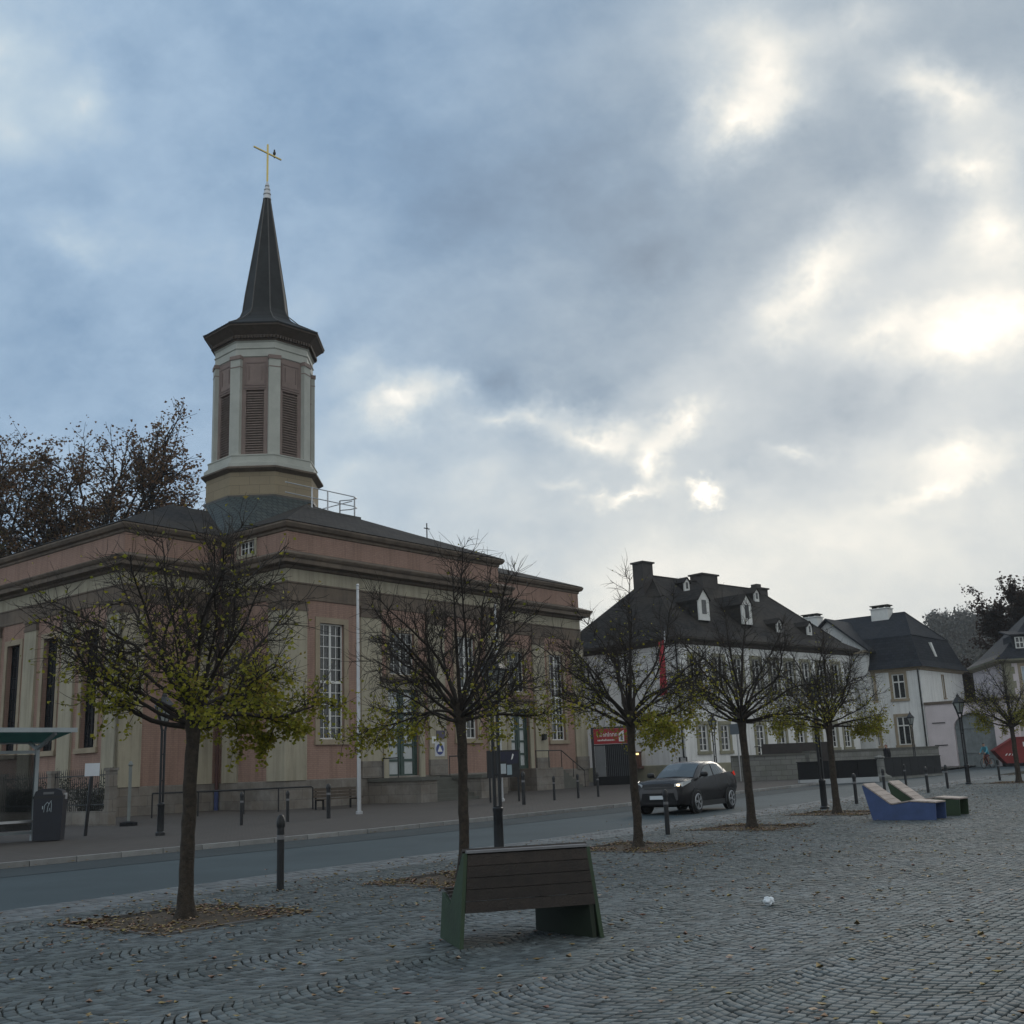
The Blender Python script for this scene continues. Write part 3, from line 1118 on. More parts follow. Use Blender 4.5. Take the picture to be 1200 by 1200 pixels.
# roof: crossing hip roofs
Z0, KR_ = 12.62, .45
rf = MB()
zt = Z0 + 7.35 * KR_
for poly in ([(-.28, -.28), (14.98, -.28), (7.35, 7.35), (7.35, 7.35)],):
    pass
zr = zt
F_ = lambda x, y, z: (x, y, z)
a, b, c, d = (-.28, -.28), (14.98, -.28), (14.98, 22.58), (-.28, 22.58)
rf.add([(*a, Z0), (*b, Z0), (*c, Z0), (*d, Z0), (7.35, 7.35, zr), (7.35, 14.95, zr)], [(0, 1, 4), (1, 2, 5, 4), (2, 3, 5), (3, 0, 4, 5)])
hw = 6.42 + .28
zl = Z0 + hw * KR_
a, b, c, d = (-5.42, 4.45), (7.35, 4.45), (7.35, 17.85), (-5.42, 17.85)
rf.add([(*a, Z0), (*b, Z0), (*c, Z0), (*d, Z0), (-5.42 + hw, 11.15, zl), (7.35, 11.15, zl)], [(0, 1, 5, 4), (2, 3, 4, 5), (3, 0, 4)])
hw2 = 8.25 + .28
zl2 = Z0 + hw2 * .36
a, b, c, d = (26.38, 2.62), (7.35, 2.62), (7.35, 19.68), (26.38, 19.68)
rf.add([(*a, Z0), (*b, Z0), (*c, Z0), (*d, Z0), (26.38 - hw2, 11.15, zl2), (7.35, 11.15, zl2)], [(1, 0, 4, 5), (3, 2, 5, 4), (0, 3, 4)])
roof = rf.build('roof', SLATE, CH)
# tower
TX, TY = 7.35, 11.15
PHI = 18.0
def octa(r, z, ph=PHI):
    return [(TX + r * math.cos(R(ph + 45 * k)), TY + r * math.sin(R(ph + 45 * k)), z) for k in range(8)]
sk = MB()
o_ = octa(3.24, 16.35)
inner = (-.05, 4.68, Z0 + .02)
ring = [o_[k] for k in (3, 4, 5, 6)]
L1, R1 = (1.2, 11.15 - 3.2, 15.2), (7.35 - 3.2, 5.0, 15.2)
sk.add([inner] + ring, [(0, 2, 1), (0, 3, 2), (0, 4, 3)])
sk.build('skirt_roof', SLATEB, roof)
fl = MB()
ow = octa(3.24, 0)
for k in range(8):
    p, q_ = ow[k], ow[(k + 1) % 8]
    fl.bar((p[0], p[1], 16.34), (q_[0], q_[1], 16.34), .12, .16)
fl.build('flashing', COPPER, roof)
gt = MB()
gt.tube([(-.15, 4.55, 12.5), (-.15, 4.55, 9.2)], .06, 8)
tw = MB()
K8 = dict(k=8, c=(TX, TY, 0), ph=R(PHI))
tw.lathe([(3.2, 14.6), (3.2, 17.9)], **K8)
ped = tw.build('tower_base', BUFF, CH)
tw = MB()
tw.lathe([(3.22, 17.74), (3.5, 17.9), (3.5, 17.99), (3.34, 18.06)], **K8)
tw.build('ledge', TRIM, ped)
tw = MB()
tw.lathe([(3.34, 18.04), (3.34, 18.26), (3.24, 18.3), (3.24, 18.36), (3.12, 18.4), (3.12, 18.68), (3.16, 18.7), (3.16, 18.76), (2.8, 18.84)], **K8)
tw.build('ledge', PALEB, ped)
RS = 2.8
RI = RS * math.cos(R(22.5))
sh = MB()
lou_frames = []
va = octa(RS, 0)
for k in range(8):
    p, q_ = va[k], va[(k + 1) % 8]
    f = Frame(p[:2], q_[:2])
    c = f.len / 2
    wall(sh, f, 0, f.len, 18.7, 25.5, [(c - .56, c + .56, 18.9, 22.62)], .2)
    lou_frames.append((f, c))
shaft = sh.build('belfry', MAUVE, CH)
for f, c in lou_frames:
    lo = MB()
    nsl = 25
    for j in range(nsl):
        z = 18.95 + j * (3.62 / nsl)
        lo.hexa([f(c - .5, -.03, z), f(c + .5, -.03, z), f(c + .5, -.17, z + .125), f(c - .5, -.17, z + .12),
                 f(c - .5, -.03, z + .03), f(c + .5, -.03, z + .03), f(c + .5, -.17, z + .15), f(c - .5, -.17, z + .145)])
    f.box(lo, c - .56, c - .5, -.19, -.02, 18.9, 22.62)
    f.box(lo, c + .5, c + .56, -.19, -.02, 18.9, 22.62)
    f.box(lo, c - .55, c + .55, -.199, -.19, 18.9, 22.62)
    lo.build('louvre', LOUV, shaft)
    tr = MB()
    for (a_, b_, z_, zz) in ((-.6, -.5, 22.95, 24.2), (.5, .6, 22.95, 24.2), (-.6, .6, 22.87, 22.95), (-.6, .6, 24.2, 24.28)):
        f.box(tr, c + a_, c + b_, -.01, .03, z_, zz)
    f.box(tr, c - .62, c + .62, -.01, .045, 22.72, 22.79)
    f.box(tr, c - .37, c - .34, -.01, .035, 23.2, 24.05)
    f.box(tr, c + .34, c + .37, -.01, .035, 23.2, 24.05)
    tr.build('panel_moulding', mat('mauve_moulding', (.24, .18, .165), .85, .15, 2), shaft)
for k in range(8):
    t = R(PHI + 45 * k)
    cx, cy = TX + RS * math.cos(t), TY + RS * math.sin(t)
    n_ = Vector((math.cos(t), math.sin(t)))
    s_ = Vector((-n_.y, n_.x))
    def blk(mb, w, d, z0, z1, mi=0):
        ps = []
        for z in (z0, z1):
            for (u, v) in ((-w, -.25), (w, -.25), (w, d), (-w, d)):
                ps.append((cx + s_.x * u + n_.x * v, cy + s_.y * u + n_.y * v, z))
        # fold: bevel the outer corners so that the strip follows both faces
        mb.hexa(ps, mi)
    m = MB()
    blk(m, .32, .1, 18.8, 24.45)
    pil = m.build('pilaster', PALEB, shaft)
    m = MB()
    blk(m, .36, .15, 24.4, 24.62)
    blk(m, .33, .12, 23.92, 23.97)
    m.build('capital', MAUVE, pil)
tw = MB()
tw.lathe([(2.78, 24.55), (2.86, 24.6), (2.86, 25.02), (2.92, 25.06), (2.92, 25.1), (2.86, 25.12), (2.86, 25.42), (2.95, 25.5)], **K8)
tw.build('belfry_frieze', PALEB, shaft)
tw = MB()
tw.lathe([(2.92, 25.48), (2.95, 25.55), (3.0, 25.85), (3.42, 26.2), (3.52, 26.25), (3.52, 26.38), (3.4, 26.42)], **K8)
for k in range(8):
    p, q_ = octa(3.02, 0)[k], octa(3.02, 0)[(k + 1) % 8]
    f = Frame(p[:2], q_[:2])
    for j in range(13):
        u = (j + .5) / 13 * f.len
        f.box(tw, u - .05, u + .05, -.05, .1, 25.62, 25.8)
tw.build('eaves', mat('eaves_timber', (.10, .075, .06), .8, .2, 3), shaft)
sp = MB()
sp.lathe([(3.56, 26.34), (3.58, 26.42), (3.0, 26.72), (2.3, 27.12), (1.78, 27.5), (1.5, 27.85), (1.36, 28.2), (1.22, 29.3), (.2, 35.85)], **K8)
spire = sp.build('spire', SPIRE, CH)
for k in range(8):
    m = MB()
    pr_ = [(3.58, 26.42), (2.3, 27.14), (1.5, 27.87), (1.36, 28.22), (1.22, 29.32), (.2, 35.85)]
    m.tube([(TX + r * math.cos(R(PHI + 45 * k)), TY + r * math.sin(R(PHI + 45 * k)), z) for r, z in pr_], .035, 5)
    m.build('hip_roll', COPPER, spire)
m = MB()
m.lathe([(.26, 35.8), (.2, 36.1), (.24, 36.13), (.17, 36.4), (.2, 36.43), (.12, 36.65), (.15, 36.69), (.06, 36.95), (.03, 37.1)], 12, (TX, TY, 0))
m.build('finial', GALV, spire)
m = MB()
m.bar((TX, TY, 37.0), (TX, TY, 39.55), .085)
m.bar((TX - 1.05, TY, 38.95), (TX + 1.05, TY, 38.95), .08)
m.build('cross', GOLD, spire)
# maintenance deck with railing behind the tower
m = MB()
m.box(6.0, 9.75, 5.6, 7.2, 14.6, 15.25)
deck = m.build('roof_deck', COPPER, CH)
m = MB()
for x in (6.4, 7.5, 9.45):
    m.bar((x, 5.8, 15.25), (x, 5.8, 16.4), .06)
m.bar((9.45, 7.0, 15.25), (9.45, 7.0, 16.4), .06)
for z in (15.85, 16.4):
    m.tube([(4.6, 5.8, z), (9.45, 5.8, z), (9.8, 6.0, z), (9.75, 6.5, z), (9.45, 7.0, z)], .028, 6)
m.tube([(7.0, 6.6, 15.3), (9.45, 6.0, 16.2)], .03, 6)
m.build('railing', GALV, deck)
m = MB()
m.bar((12.0, 2.75, 13.7), (12.0, 2.75, 14.75), .045)
m.bar((11.78, 2.75, 14.45), (12.22, 2.75, 14.45), .045)
m.build('roof_cross', BLACK, roof)
# downpipe in the inner corner, red above and blue below
DP = mat('red_pipe_paint', (.075, .028, .024), .6, .2, 4)
m = MB()
m.tube([(-.22, 4.5, .9), (-.22, 4.5, 12.3)], .075, 8)
dp = m.build('downpipe', DP, CH)
m = MB()
m.tube([(-.22, 4.5, -.1), (-.22, 4.5, .95)], .1, 8)
m.build('standpipe', mat('blue_pipe_paint', (.04, .06, .17), .6, .2, 4), dp)
# steps and landings
def steps(mb, x0, x1, y0, y1, z0, z1, n, axis='y'):
    for i in range(n):
        z = z0 + (z1 - z0) * (i + 1) / n
        if axis == 'y':
            mb.box(x0, x1, y0 + (y1 - y0) * i / n, y1, z0 - .3, z)
        else:
            mb.box(min(x0, x1 - (x1 - x0) * i / n), max(x0, x1 - (x1 - x0) * i / n), y0, y1, z0 - .3, z)
STEPM = mat('worn_sandstone_step', (.115, .115, .1), .85, .25, 2, .3, 20, c2=(.09, .09, .08))
st = thing('entrance_steps', 'broad sandstone steps between cheek walls under the pink church\'s central door', 'steps', (-10.15, 48.27, .22), R(51))
m = MB()
for i in range(6):
    m2 = MB()
    z = 1.1 * (i + 1) / 6
    m2.box(5.86, 8.84, -3.25 + i * .32, -3.25 + (i + 1) * .32 + .02 if i < 5 else -.09, -.3, z)
    m2.build('step', STEPM, st)
for (x0, x1) in ((4.8, 5.85), (8.85, 10.0)):
    m = MB()
    m.box(x0, x1, -3.4, -.09, -.4, 1.0)
    ck = m.build('cheek_wall', PLINTH, st)
    m = MB()
    m.box(x0 - .08, x1 + .06, -3.5, -.1, 1.0, 1.16)
    m.build('coping', STEPM, ck)
def rail(root, pts, n, h=.95):
    m = MB()
    P = [Vector(p) for p in pts]
    m.tube([p + Vector((0, 0, h)) for p in P], .028, 6)
    for a, b in zip(P, P[1:]):
        for i in range(n + 1):
            q_ = a.lerp(b, i / n)
            m.tube([q_, q_ + Vector((0, 0, h))], .022, 6)
    return m.build('handrail', BLACK, root)
rail(st, [(5.6, -1.2, 1.1), (5.6, -.2, 1.1)], 1)
rail(st, [(8.7, -1.55, 1.1), (9.9, -1.55, 1.12)], 1)
st = thing('entrance_steps', 'sandstone landing with steps falling sideways along the church\'s right wing', 'steps', (-10.15, 48.27, .22), R(51))
m = MB()
m.box(18.5, 21.0, .9, 2.8, -.4, 1.35)
m.build('landing', PLINTH, st)
for i in range(7):
    m = MB()
    m.box(21.0 + .0, 21.0 + .33 * (7 - i), 1.0, 2.8, 1.35 * i / 8 - (.4 if i == 0 else 0), 1.35 * (i + 1) / 8)
    m.build('step', STEPM, st)
rail(st, [(18.6, 1.0, 1.35), (21.0, 1.0, 1.35), (23.2, 1.0, .15)], 2)
# plaques beside the central door
PLQ = mat('purple_grey_plaque', (.09, .075, .12), .4, .1, 3)
f = FRONT
m = MB()
f.box(m, 9.35, 9.95, .112, .14, 2.95, 3.35)
tag(m.build('wall_plaque', PLQ, None, loc=CH.location, rot=CH.rotation_euler), 'small dark purple plaque above the blue triangle sign right of the central church door', 'plaque')
m = MB()
f.box(m, 9.02, 9.3, .112, .125, 2.72, 3.06)
tag(m.build('paper_notice', WHITE, None, loc=CH.location, rot=CH.rotation_euler), 'small white paper notice beside the dark purple plaque on the church pilaster', 'notice')
m = MB()
f.box(m, 9.22, 9.9, .112, .13, 2.1, 2.78)
sg = m.build('wall_sign', mat('pale_sign_plate', (.55, .56, .6), .5, .05, 3), None, loc=CH.location, rot=CH.rotation_euler)
tag(sg, 'pale square sign with a blue disc and white triangle on church pilaster', 'sign')
BLUE = mat('sign_blue', (.04, .06, .22), .5, .05, 3)
m = MB()
m.ext([f(9.56 + .27 * math.cos(t), .131, 2.44 + .27 * math.sin(t)) for t in np.linspace(0, 2 * PI, 24, endpoint=False)], (f.n.x * .006, f.n.y * .006, 0))
m.build('disc', BLUE, sg)
m = MB()
m.ext([f(9.56 + .2 * math.cos(t), .138, 2.42 + .2 * math.sin(t)) for t in (R(90), R(210), R(330))], (f.n.x * .005, f.n.y * .005, 0))
m.build('triangle', WHITE, sg)
# bird on the cross
def local(p):
    return CH.matrix_basis @ Vector(p)
m = MB()
m.lathe([(.004, -.16), (.05, -.12), (.085, -.03), (.08, .05), (.045, .1)], 10, (0, 0, 0), axis='z')
bd = MB()
bp = local((TX + .52, TY, 39.02))
bd.lathe([(.02, 0), (.08, .05), (.1, .14), (.08, .24), (.045, .29), (.055, .33), (.055, .37), (.02, .41)], 10)
bd.ext([(-.02, -.03, .05), (.02, -.03, .05), (.03, -.05, -.16), (-.03, -.05, -.16)], (0, -.03, .02))
bd.ext([(0, .05, .36), (.015, .05, .35), (0, .11, .345), (-.015, .05, .35)], (0, 0, .012))
tag(bd.build('bird', BLACK, None, smooth=True, loc=bp, rot=(0, 0, R(200))), 'small black bird perched on the right arm of the spire cross', 'bird')
# statue-like lamp on right wing pilaster
m = MB()
RWING.box(m, 6.8, 7.0, .11, .3, 2.95, 3.0)
RWING.box(m, 6.78, 7.02, .16, .36, 3.0, 3.32)
tag(m.build('wall_lamp', BLACK, None, loc=CH.location, rot=CH.rotation_euler), 'small black lantern on the pilaster right of the right wing door', 'lamp')
# ---------------------------------------------------------------- long white house with hipped slate roof
HS = thing('white_house', 'long two storey white house with hipped slate roof, gabled white dormers and broad chimneys', 'house', (10.865, 74.565, .4), R(42.5))
HF, HL = Frame((0, 0), (21.6, 0)), Frame((0, 12), (0, 0))
HR, HB = Frame((21.6, 0), (21.6, 12)), Frame((21.6, 12), (0, 12))
gw = [(x, x + .95, 1.85, 3.6) for x in (1.45, 3.85, 10.6, 13.0, 15.2, 17.4, 19.4)]
uw = [(c - .5, c + .5, 6.0, 8.25) for c in (1.55, 4.25, 6.45, 8.6, 10.75, 12.8, 14.9, 17.0, 19.1)]
dr = [(7.95, 8.95, 1.15, 3.6)]
m = MB()
wall(m, HF, 0, 21.6, 1.05, 9.15, gw + uw + dr, .2)
wall(m, HL, 0, 12, 1.05, 9.15)
wall(m, HR, 0, 12, 1.05, 9.15)
wall(m, HB, 0, 21.6, 1.05, 9.15)
m.build('wall', WALLW, HS)
m = MB()
m.sweep([(0, 0), (21.6, 0), (21.6, 12), (0, 12)], [(.05, -.6), (.05, 1.02), (0, 1.06)])
m.build('plinth', STONEG, HS)
for h in gw:
    window(HS, HF, *h, nx=2, nz=4, mull=.09, sm=STONEG, sw=.24, depth=.16, fw=.09, bw=.04)
for h in uw:
    window(HS, HF, *h, nx=2, nz=4, mull=.09, sm=STONEG, sw=.24, depth=.16, fw=.08, bw=.035)
window(HS, HF, *dr[0], nx=2, nz=5, mull=.1, sm=STONEG, sw=.26, depth=.16, fw=.1, bw=.05, name='door', sill=False)
m = MB()
m.sweep([(0, 0), (21.6, 0), (21.6, 12), (0, 12)], [(0, 9.0), (.12, 9.05), (.14, 9.2), (.4, 9.3), (.55, 9.34), (.55, 9.46), (.4, 9.5)])
m.build('eaves', mat('dark_eaves_board', (.06, .05, .042), .8, .2, 3), HS)
def hip(root, rings, ridge, m_, name='roof'):
    mb = MB()
    n = len(rings[0][0])
    v = [(x, y, z) for r, z in rings for x, y in r] + list(ridge)
    fs = []
    for i in range(len(rings) - 1):
        for j in range(4):
            fs.append((i * 4 + j, i * 4 + (j + 1) % 4, (i + 1) * 4 + (j + 1) % 4, (i + 1) * 4 + j))
    b = (len(rings) - 1) * 4
    r0, r1 = len(rings) * 4, len(rings) * 4 + 1
    return mb, v, fs, b, r0, r1
def rect(x0, x1, y0, y1):
    return [(x0, y0), (x1, y0), (x1, y1), (x0, y1)]
rg = [(rect(-.58, 22.18, -.58, 12.58), 9.47), (rect(.45, 21.15, .45, 11.55), 10.12)]
mb, v, fs, b, r0, r1 = hip(HS, rg, [(4.7, 6, 15.0), (18.0, 6, 15.0)], SLATE)
fs += [(b, b + 1, r1, r0), (b + 1, b + 2, r1), (b + 2, b + 3, r0, r1), (b + 3, b, r0)]
mb.add(v, fs)
HROOF = mb.build('roof', SLATE, HS)
m = MB()
for a_, b_ in (((.45, .45, 10.12), (4.7, 6, 15)), ((4.7, 6, 15), (18, 6, 15)), ((21.15, .45, 10.12), (18, 6, 15)), ((-.58, -.58, 9.47), (.45, .45, 10.12))):
    m.tube([a_, b_], .07, 5)
m.build('ridge_tiles', SLATE, HROOF)
CHIM = mat('dark_slate_chimney', (.07, .062, .06), .85, .25, 2, .2, 9)
for (x0, x1, y0, y1, zt) in ((3.25, 4.4, 5.5, 6.5, 15.9), (10.15, 12.1, 5.4, 6.6, 15.6), (17.2, 18.8, 5.4, 6.6, 15.05)):
    m = MB()
    m.box(x0, x1, y0, y1, 13.2, zt - .1)
    m.box(x0 - .12, x1 + .12, y0 - .12, y1 + .12, zt - .1, zt + .02)
    if x0 > 15:
        m.box(x0 + .7, x0 + 1.3, y0 + .4, y0 + 1.0, zt + .02, zt + .4)
    m.build('chimney', CHIM, HROOF)
def dormer(root, xc, yf, z0, w, h, gh, yb):
    """Gabled roof window: white front, slated cheeks and little roof."""
    m = MB()
    m.ext([(xc - w / 2, yf, z0), (xc + w / 2, yf, z0), (xc + w / 2, yf, z0 + h), (xc, yf, z0 + h + gh), (xc - w / 2, yf, z0 + h)], (0, .12, 0))
    d = m.build('dormer', WHITE, root)
    m = MB()
    m.box(xc - w * .2, xc + w * .2, yf - .03, yf - .004, z0 + .3 * h, z0 + h * .95)
    m.build('pane', GLASS, d)
    m = MB()
    m.box(xc - w / 2 - .02, xc - w / 2 + .05, yf + .12, yb, z0 - .4, z0 + h)
    m.box(xc + w / 2 - .05, xc + w / 2 + .02, yf + .12, yb, z0 - .4, z0 + h)
    e = .12
    for s_ in (-1, 1):
        m.hexa([(xc, yf - .1, z0 + h + gh), (xc + s_ * (w / 2 + e), yf - .1, z0 + h - e * gh / (w / 2)), (xc + s_ * (w / 2 + e), yb + .6, z0 + h - e * gh / (w / 2)), (xc, yb + 1.2, z0 + h + gh),
                (xc, yf - .1, z0 + h + gh + .08), (xc + s_ * (w / 2 + e), yf - .1, z0 + h - e * gh / (w / 2) + .08), (xc + s_ * (w / 2 + e), yb + .6, z0 + h - e * gh / (w / 2) + .08), (xc, yb + 1.2, z0 + h + gh + .08)])
    m.build('dormer_roof', SLATE, d)
dormer(HROOF, 4.6, 1.15, 11.0, 1.2, 1.55, .72, 3.2)
dormer(HROOF, 9.7, 1.15, 11.0, 1.2, 1.55, .72, 3.2)
for xc, yf, z0 in ((7.06, 4.5, 13.75), (15.76, 4.4, 13.6), (13.2, .8, 10.55), (17.3, .8, 10.55)):
    dormer(HROOF, xc, yf, z0, .6, .75, .3, yf + 1.0)
m = MB()
m.tube([(-.12, .5, .6), (-.12, .5, 1.5), (-.1, .15, 1.5), (-.1, .15, 9.2)], .06, 6)
m.tube([(-.12, -.1, .6), (-.12, -.1, 1.5), (-.1, .15, 1.5)], .05, 6)
m.build('downpipe', BLACK, HS)
# stone stair and railing to its door
m = MB()
for i in range(6):
    m.box(7.4, 9.6, -1.9 + i * .3, -.06, -.4, 1.12 * (i + 1) / 6)
m.build('door_steps', STEPM, HS)
for x in (7.5, 9.5):
    m = MB()
    m.tube([(x, -2.0, .95), (x, -.5, 2.05), (x, -.06, 2.05)], .03, 6)
    for y, z0, z1 in ((-2.0, 0, .95), (-1.2, .5, 1.55), (-.5, 1.1, 2.05)):
        m.tube([(x, y, z0), (x, y, z1)], .025, 6)
    m.build('handrail', BLACK, HS)

def wpos(root, p):
    return root.matrix_basis @ Vector(p)
# small lit cabinet on its end wall
cb = thing('wall_cabinet', 'small brown cabinet on the white end wall with two little yellow lights', 'cabinet', wpos(HS, (-.18, 4.35, 1.0)), R(42.5 - 90))
m = MB()
m.box(-.42, .42, -.16, .16, .05, .95)
m.box(-.5, .5, -.2, .16, .95, 1.02)
m.box(-.62, .62, -.3, .17, -.12, .05)
m.build('cabinet_body', mat('cabinet_brown', (.16, .08, .06), .7, .2, 4), cb)
for x in (-.38, .4):
    m = MB()
    m.box(x - .09, x + .09, -.26, -.17, .8, .92)
    m.build('lamp', mat('warm_lamp', (.8, .7, .4), .5, emit=(1, .8, .35), estr=1.2), cb)

# ---------------------------------------------------------------- white house with mansard roof and arched gate
MH = thing('mansard_house', 'white house with blue-grey mansard roof and arched gateway at its side', 'house', (31.73, 88, .5), R(50))
ML, MR = Frame((0, 14), (0, 0)), Frame((0, 0), (9.8, 0))
lwn = [(14 - c - .5, 14 - c + .5, z0, z1) for c in (1.8, 4.35) for z0, z1 in ((1.75, 3.95), (5.35, 7.3))]
m = MB()
wall(m, ML, 0, 14, -.6, 7.7, lwn, .16)
wall(m, MR, 0, 9.8, -.6, 7.7, [(4.75, 5.1, 5.4, 7.2)], .16)
wall(m, Frame((9.8, 0), (9.8, 14)), 0, 14, -.6, 7.7)
wall(m, Frame((9.8, 14), (0, 14)), 0, 9.8, -.6, 7.7)
m.build('wall', WALLW, MH)
for h in lwn:
    window(MH, ML, *h, nx=2, nz=1, mull=.09, transom=h[2] + (h[3] - h[2]) * .68, sm=SURR, sw=.22, depth=.12, fw=.08)
window(MH, MR, 4.75, 5.1, 5.4, 7.2, nx=1, nz=2, depth=.12, fw=.05, sm=SURR, sw=.1)
m = MB()
m.sweep(rect(0, 9.8, 0, 14), [(0, 7.5), (.1, 7.53), (.12, 7.66), (.38, 7.72), (.38, 7.82)])
m.build('eaves', SURR, MH)
mb, v, fs, b, r0, r1 = hip(MH, [(rect(-.48, 10.28, -.48, 14.4), 7.74), (rect(-.1, 9.9, -.1, 14.1), 8.3), (rect(.75, 9.05, .62, 13.4), 10.4)], [(4.7, 2.4, 12.75), (4.7, 11.6, 12.75)], SLATEH)
fs += [(b + 3, b, r0, r1), (b, b + 1, r0), (b + 1, b + 2, r1, r0), (b + 2, b + 3, r1)]
mb.add(v, fs)
MROOF = mb.build('roof', SLATEH, MH)
m = MB()
for a_, b_ in (((.75, .62, 10.4), (4.7, 2.4, 12.75)), ((9.05, .62, 10.4), (4.7, 2.4, 12.75)), ((4.7, 2.4, 12.75), (4.7, 11.6, 12.75)), ((.75, .62, 10.4), (9.05, .62, 10.4))):
    m.tube([a_, b_], .06, 5)
m.build('ridge_tiles', SLATEH, MROOF)
m = MB()
m.hexa([(4.0, -.02, 8.75), (4.32, -.02, 8.75), (4.32, .3, 8.75), (4.0, .3, 8.75), (4.0, .3, 9.95), (4.32, .3, 9.95), (4.32, .6, 9.95), (4.0, .6, 9.95)])
m.build('roof_window', WHITE, MROOF)
for (x, y) in ((4.3, 4.2), (4.3, 10.6)):
    m = MB()
    m.box(x - .55, x + .55, y - .75, y + .75, 11.2, 13.15)
    m.box(x - .62, x + .62, y - .82, y + .82, 13.15, 13.24)
    c_ = m.build('chimney', WHITE, MROOF)
    m = MB()
    for q_ in (-.6, 0, .6):
        m.box(x - .45, x + .45, y + q_ - .05, y + q_ + .05, 13.24, 13.42)
    m.box(x - .55, x + .55, y - .8, y + .8, 13.42, 13.5)
    m.build('chimney_cap', CHIM, c_)
# gabled projecting bay
m = MB()
m.ext([(-.55, 4.0, -.6), (-.55, 10.0, -.6), (-.55, 10.0, 9.5), (-.55, 7.0, 12.1), (-.55, 4.0, 9.5)], (3.5, 0, 0))
bay = m.build('gabled_bay', WALLW, MH)
m = MB()
for s_ in (-1, 1):
    m.hexa([(-.95, 7.0, 12.15), (4.4, 7.0, 12.15), (4.4, 7.0 + s_ * 3.5, 9.15), (-.95, 7.0 + s_ * 3.5, 9.15), (-.95, 7.0, 12.33), (4.4, 7.0, 12.33), (4.4, 7.0 + s_ * 3.5, 9.33), (-.95, 7.0 + s_ * 3.5, 9.33)])
m.build('bay_roof', SLATEH, bay)
m = MB()
m.box(-.8, -.5, 3.6, 10.4, 9.15, 9.4)
m.build('cornice', SURR, bay)
m = MB()
m.lathe([(.32, 0), (.42, .03), (.42, .1), (.3, .12)], 16, (-.5, 7.0, 10.6), axis='y')
m.build('round_window', GLASS, bay)
m = MB()
m.tube([(-.1, .12, -.4), (-.1, .12, 7.6)], .06, 6)
m.build('downpipe', BLACK, MH)
# gate wall with arched carriage gate
m = MB()
y0, y1 = -2.1, -5.1
ar = [(0, y0 + (y1 - y0) * (.5 - .5 * math.cos(t)), 2.85 + 1.05 * math.sin(t)) for t in np.linspace(0, PI, 15)]
m.ext([(0, -.03, -.6), (0, y0, -.6), (0, y0, 2.85), (0, y0, 4.72), (0, -.03, 4.72)], (.5, 0, 0))
m.ext([(0, y1, -.6), (0, -6.8, -.6), (0, -6.8, 4.72), (0, y1, 4.72), (0, y1, 2.85)], (.5, 0, 0))
for p, q_ in zip(ar, ar[1:]):
    m.ext([p, q_, (0, q_[1], 4.72), (0, p[1], 4.72)], (.5, 0, 0))
gwl = m.build('gate_wall', WALLP, MH)
m = MB()
m.box(-.1, .6, -6.9, -.03, 4.72, 4.92)
m.build('coping', TRIM, gwl)
m = MB()
m.ext([(.3, y0, -.4), (.3, y1, -.4), (.3, y1, 2.85)] + [(.3, p[1], p[2]) for p in reversed(ar)], (.08, 0, 0))
for y in np.linspace(y0 - .1, y1 + .1, 12):
    m.box(.27, .3, y - .02, y + .02, -.4, 2.85)
m.box(.24, .3, y1, y0, 2.75, 2.95)
m.box(.24, .3, y1, y0, .9, 1.0)
m.build('carriage_gate', mat('weathered_gate_boards', (.24, .27, .28), .75, .25, 2), gwl)
for z in (1.6, 3.3):
    m = MB()
    m.box(-.06, -.003, -1.5, -.5, z - .03, z + .03)
    m.build('iron_tie', BLACK, gwl)

# ---------------------------------------------------------------- pink house at the right edge
PH = thing('pink_house', 'pink house with buff corner stones and a steep slate roof at the far right', 'house', (40.0, 92, .5), R(-9))
PF, PL = Frame((0, 0), (14, 0)), Frame((0, 10), (0, 0))
pw = [(1.45, 3.2, 5.2, 7.75), (5.2, 6.95, 5.2, 7.75), (1.45, 3.2, 1.2, 3.6), (5.2, 6.95, 1.2, 3.6)]
m = MB()
wall(m, PF, 0, 14, -.6, 8.3, pw, .15)
wall(m, PL, 0, 10, -.6, 8.3)
wall(m, Frame((14, 0), (14, 10)), 0, 10, -.6, 8.3)
wall(m, Frame((14, 10), (0, 10)), 0, 14, -.6, 8.3)
m.build('wall', WALLP, PH)
for j in range(15):
    m = MB()
    w_ = .95 if j % 2 else .75
    m.box(-.05, w_, -.05, .02, -.4 + j * .58, -.4 + j * .58 + .57)
    m.build('quoin', STONEG, PH)
for h in pw:
    window(PH, PF, *h, nx=2, nz=2, mull=.08, sm=SURR, sw=.24, depth=.1, gm=mat('curtained_glass', (.42, .5, .56), .15, .15, 2))
m = MB()
m.sweep(rect(0, 14, 0, 10), [(0, 8.0), (.1, 8.05), (.5, 8.2), (.6, 8.22), (.6, 8.36)])
m.build('eaves', STONEG, PH)
mb, v, fs, b, r0, r1 = hip(PH, [(rect(-.65, 14.65, -.65, 10.65), 8.34), (rect(.3, 13.7, .3, 9.7), 8.95)], [(5.2, 5, 13.7), (9.0, 5, 13.7)], SLATEH)
fs += [(b, b + 1, r1, r0), (b + 1, b + 2, r1), (b + 2, b + 3, r0, r1), (b + 3, b, r0)]
mb.add(v, fs)
PROOF = mb.build('roof', SLATEH, PH)
f = Frame((1.3, .55), (3.0, .55))
m = MB()
m.box(1.2, 3.1, .62, 3.2, 8.9, 10.35)
m.hexa([(1.0, .35, 10.3), (3.3, .35, 10.3), (3.3, 3.5, 10.9), (1.0, 3.5, 10.9), (1.0, .35, 10.42), (3.3, .35, 10.42), (3.3, 3.5, 11.02), (1.0, 3.5, 11.02)])
dm = m.build('dormer', SLATEH, PROOF)
